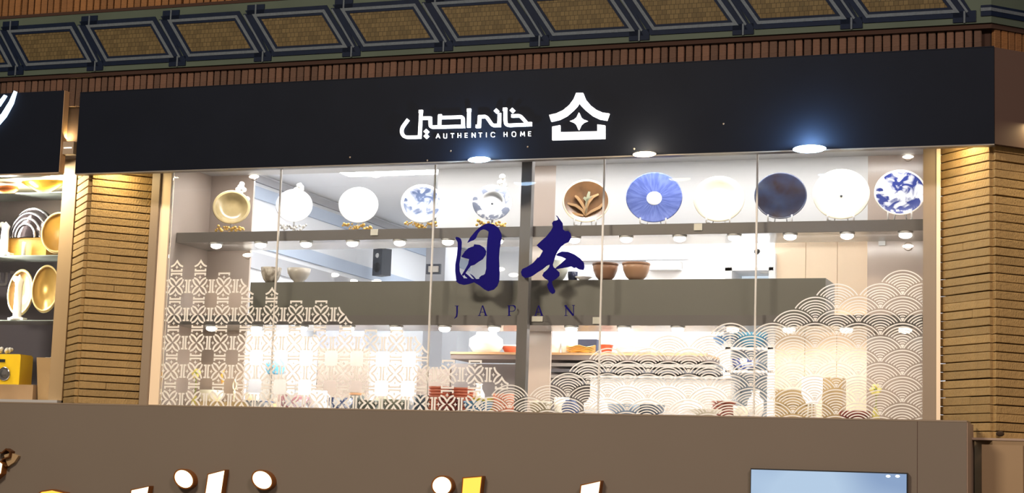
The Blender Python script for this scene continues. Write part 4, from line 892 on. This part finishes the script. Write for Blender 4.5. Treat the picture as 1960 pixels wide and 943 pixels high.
# lower objects
zS = 2.10
a = rectp(0, 735, 62, 762, .5); tag(bx('cardboard_tray', (a[0]-.1, .5, zS), (a[1], .8, a[3]), mat('cardboard', (170, 136, 100), .7, noise=.1)), 'low cardboard tray under the yellow box', 'tray')
yb = thing('yellow_radio', 'bright yellow box with a round silver dial', 'box', (0, 0, 0)); b_ = rectp(-30, 677, 35, 734, .5)
ym = mat('bright_yellow', (252, 206, 30), .4); bx('body', (b_[0], .5, a[3]), (b_[1], .66, b_[3]), ym, yb); bx('side_lip', (b_[1], .49, a[3]), (b_[1]+.012, .66, b_[3]-.01), ym, yb)
v = P(8, 715, .49); MB().lathe([(1e-4, .012), (.03, .014), (.045, .004), (.052, .012), (.056, 0)], 30).build('dial', silver, yb, v, (math.pi/2, 0, 0))
v = P(4, 690, .49); MB().box((-.03, -.008, -.012), (.03, 0, .012)).build('label_plate', M['black'], yb, v); 
t = thing('white_blossoms', 'white blossoms lying on top of the yellow box', 'flower', P(10, 674, .58)); rr = random.Random(4)
m_ = MB(); [m_.ball((rr.uniform(-.07, .05), rr.uniform(-.04, .04), rr.uniform(0, .03)), .016, 8, 5) for _ in range(14)]; m_.build('petals', whiteg, t)
bg = thing('brown_paper_bag', 'brown paper bag with white tissue beside the frame post', 'bag', (0, 0, 0)); c_ = rectp(74, 684, 104, 757, .55)
paper = mat('kraft_paper', (184, 150, 106), .8, noise=.08, nscale=6, bump=.3, bscale=12)
m_ = MB(); m_.add([(c_[0]+.02, .55, zS), (c_[1], .55, zS), (c_[1], .72, zS), (c_[0]+.02, .72, zS), (c_[0]-.005, .53, c_[3]), (c_[1]+.01, .53, c_[3]), (c_[1]+.01, .74, c_[3]), (c_[0]-.005, .74, c_[3])], [(0, 1, 5, 4), (1, 2, 6, 5), (2, 3, 7, 6), (3, 0, 4, 7), (0, 3, 2, 1)]); m_.build('bag_body', paper, bg)
m_ = MB(); [m_.ball((c_[0]+rr.uniform(0, .12), .6+rr.uniform(0, .08), c_[3]+rr.uniform(-.005, .018)), .016, 8, 5, (1.4, 1, .6)) for _ in range(7)]; m_.build('tissue', whiteg, bg)

# ================================================================== LOWER SIGN ON THE PARAPET
py_ = -.35
warm = mat('warm_lit_acrylic', (255, 240, 200), .5, emit=1.8); amber = mat('amber_lit_acrylic', (244, 178, 70), .5, emit=1.2); shell = mat('bronze_channel', (150, 92, 40), .35, .5)
def ell(cx, cy, rx, ry, n=28, sk=.0): return [(cx+rx*math.cos(2*math.pi*i/n)+sk*math.sin(2*math.pi*i/n), cy+ry*math.sin(2*math.pi*i/n)) for i in range(n)]
def channel(pts, label, face=None, name='channel_letter', d=.055):
    Y = py_-d; o = [(lambda v: (v.x, v.z))(P(a, b, Y)) for a, b in pts]
    cx = sum(p[0] for p in o)/len(o); cz_ = sum(p[1] for p in o)/len(o)
    t = thing(name, label, 'letter', (cx, py_, cz_), group='glowing letters on the parapet')
    o = [(x-cx, z-cz_) for x, z in o]
    A = sum(o[i][0]*o[(i+1) % len(o)][1]-o[(i+1) % len(o)][0]*o[i][1] for i in range(len(o)))
    if A < 0: o = o[::-1]
    def grow(pl, e):
        out = []
        for i in range(len(pl)):
            a, p, b = Vector(pl[i-1]), Vector(pl[i]), Vector(pl[(i+1) % len(pl)])
            n1 = (p-a).normalized(); n2 = (b-p).normalized(); n = (Vector((n1.y, -n1.x))+Vector((n2.y, -n2.x)))
            n = n.normalized() if n.length > 1e-6 else Vector((n1.y, -n1.x)); out.append(tuple(p+n*e))
        return out
    MB().poly(grow(o, .009), -d-.004, 0, holes=[o[::-1]]).build('channel_shell', shell, t)
    MB().poly(o, -d, -.002).build('lit_face', face or warm, t)
channel(ell(352, 916, 17, 17, sk=4), 'round glowing dot of the lower sign, farthest left')
channel(ell(502, 918, 18, 17, sk=4), 'round glowing dot just right of the slanted glowing stroke')
channel(ell(846, 929, 18, 17, sk=0), 'round glowing dot in the middle of the lower sign')
channel([(399, 908), (430, 900), (415, 1000), (385, 1000)], 'tall slanted glowing stroke between the two left dots')
channel([(252, 938), (285, 931), (270, 1010), (240, 1010)], 'glowing stroke tip cut by the bottom edge, left of the first dot')
channel([(887, 915), (922, 912), (912, 1000), (880, 1000)], 'amber glowing stroke beside the middle dot', amber)
channel([(1113, 929), (1149, 921), (1138, 1000), (1106, 1000)], 'glowing stroke farthest right on the lower sign')
channel([(68, 950), (80, 941), (100, 938), (125, 944), (135, 958), (110, 990), (70, 990)], 'low curved amber letter top near the bottom left corner', amber)
channel([(0, 884), (5, 887), (2, 905), (-25, 930), (-30, 900)], 'thin glowing stroke tip at the left edge below the parapet top', warm)
t = thing('bronze_flourish', 'small bronze curl on the parapet at the left edge', 'letter', (0, 0, 0))
fl = [(lambda v: (v.x, v.z))(P(a, b, py_-.05)) for a, b in ((-6, 866), (4, 866), (12, 859), (20, 864), (18, 874), (6, 878), (2, 884), (12, 892))]
MB().stroke(fl, .010, py_-.055, py_).build('outline', mat('dark_bronze', (92, 56, 26), .4, .4), t)
fl = [(lambda v: (v.x, v.z))(P(a, b, py_-.05)) for a, b in ((4, 870), (18, 866), (32, 872), (24, 884), (12, 892))]
MB().poly(fl, py_-.03, py_).build('plate', mat('tan_acrylic', (160, 136, 104), .5), t)
# screen
DS = thing('display_screen', 'pale blue lit screen at the lower right of the parapet', 'screen', (0, 0, 0))
sq = [P(1438, 897, py_-.04), P(1735, 908, py_-.04)]; zt_ = (sq[0].z+sq[1].z)/2
m = bpy.data.materials.new('pale_blue_screen'); m.use_nodes = True; nt = m.node_tree; b = nt.nodes['Principled BSDF']
tc = nt.nodes.new('ShaderNodeTexCoord'); n = nt.nodes.new('ShaderNodeTexNoise'); n.inputs['Scale'].default_value = 2.2; n.inputs['Detail'].default_value = 0; nt.links.new(tc.outputs['Object'], n.inputs[0])
rp = nt.nodes.new('ShaderNodeValToRGB'); rp.color_ramp.elements[0].position = .35; rp.color_ramp.elements[0].color = (*lin((140, 168, 206)), 1); rp.color_ramp.elements[1].position = .65; rp.color_ramp.elements[1].color = (*lin((184, 210, 236)), 1)
nt.links.new(n.outputs['Fac'], rp.inputs[0]); nt.links.new(rp.outputs[0], b.inputs['Emission Color']); b.inputs['Emission Strength'].default_value = .9; b.inputs['Base Color'].default_value = (.02, .02, .03, 1); b.inputs['Roughness'].default_value = .3
bx('screen_glass', (sq[0].x, py_-.04, 1.0), (sq[1].x, py_-.03, zt_), m, DS)
bx('housing', (sq[0].x-.006, py_-.034, .99), (sq[1].x+.006, py_-.004, zt_+.008), M['black'], DS)
for px in (1700, 1718):
    v = P(px, 911, py_-.043); MB().ball((0, 0, 0), .012, 8, 4, (1.2, .2, .7)).build('white_mark', M['signwhite'], DS, v)
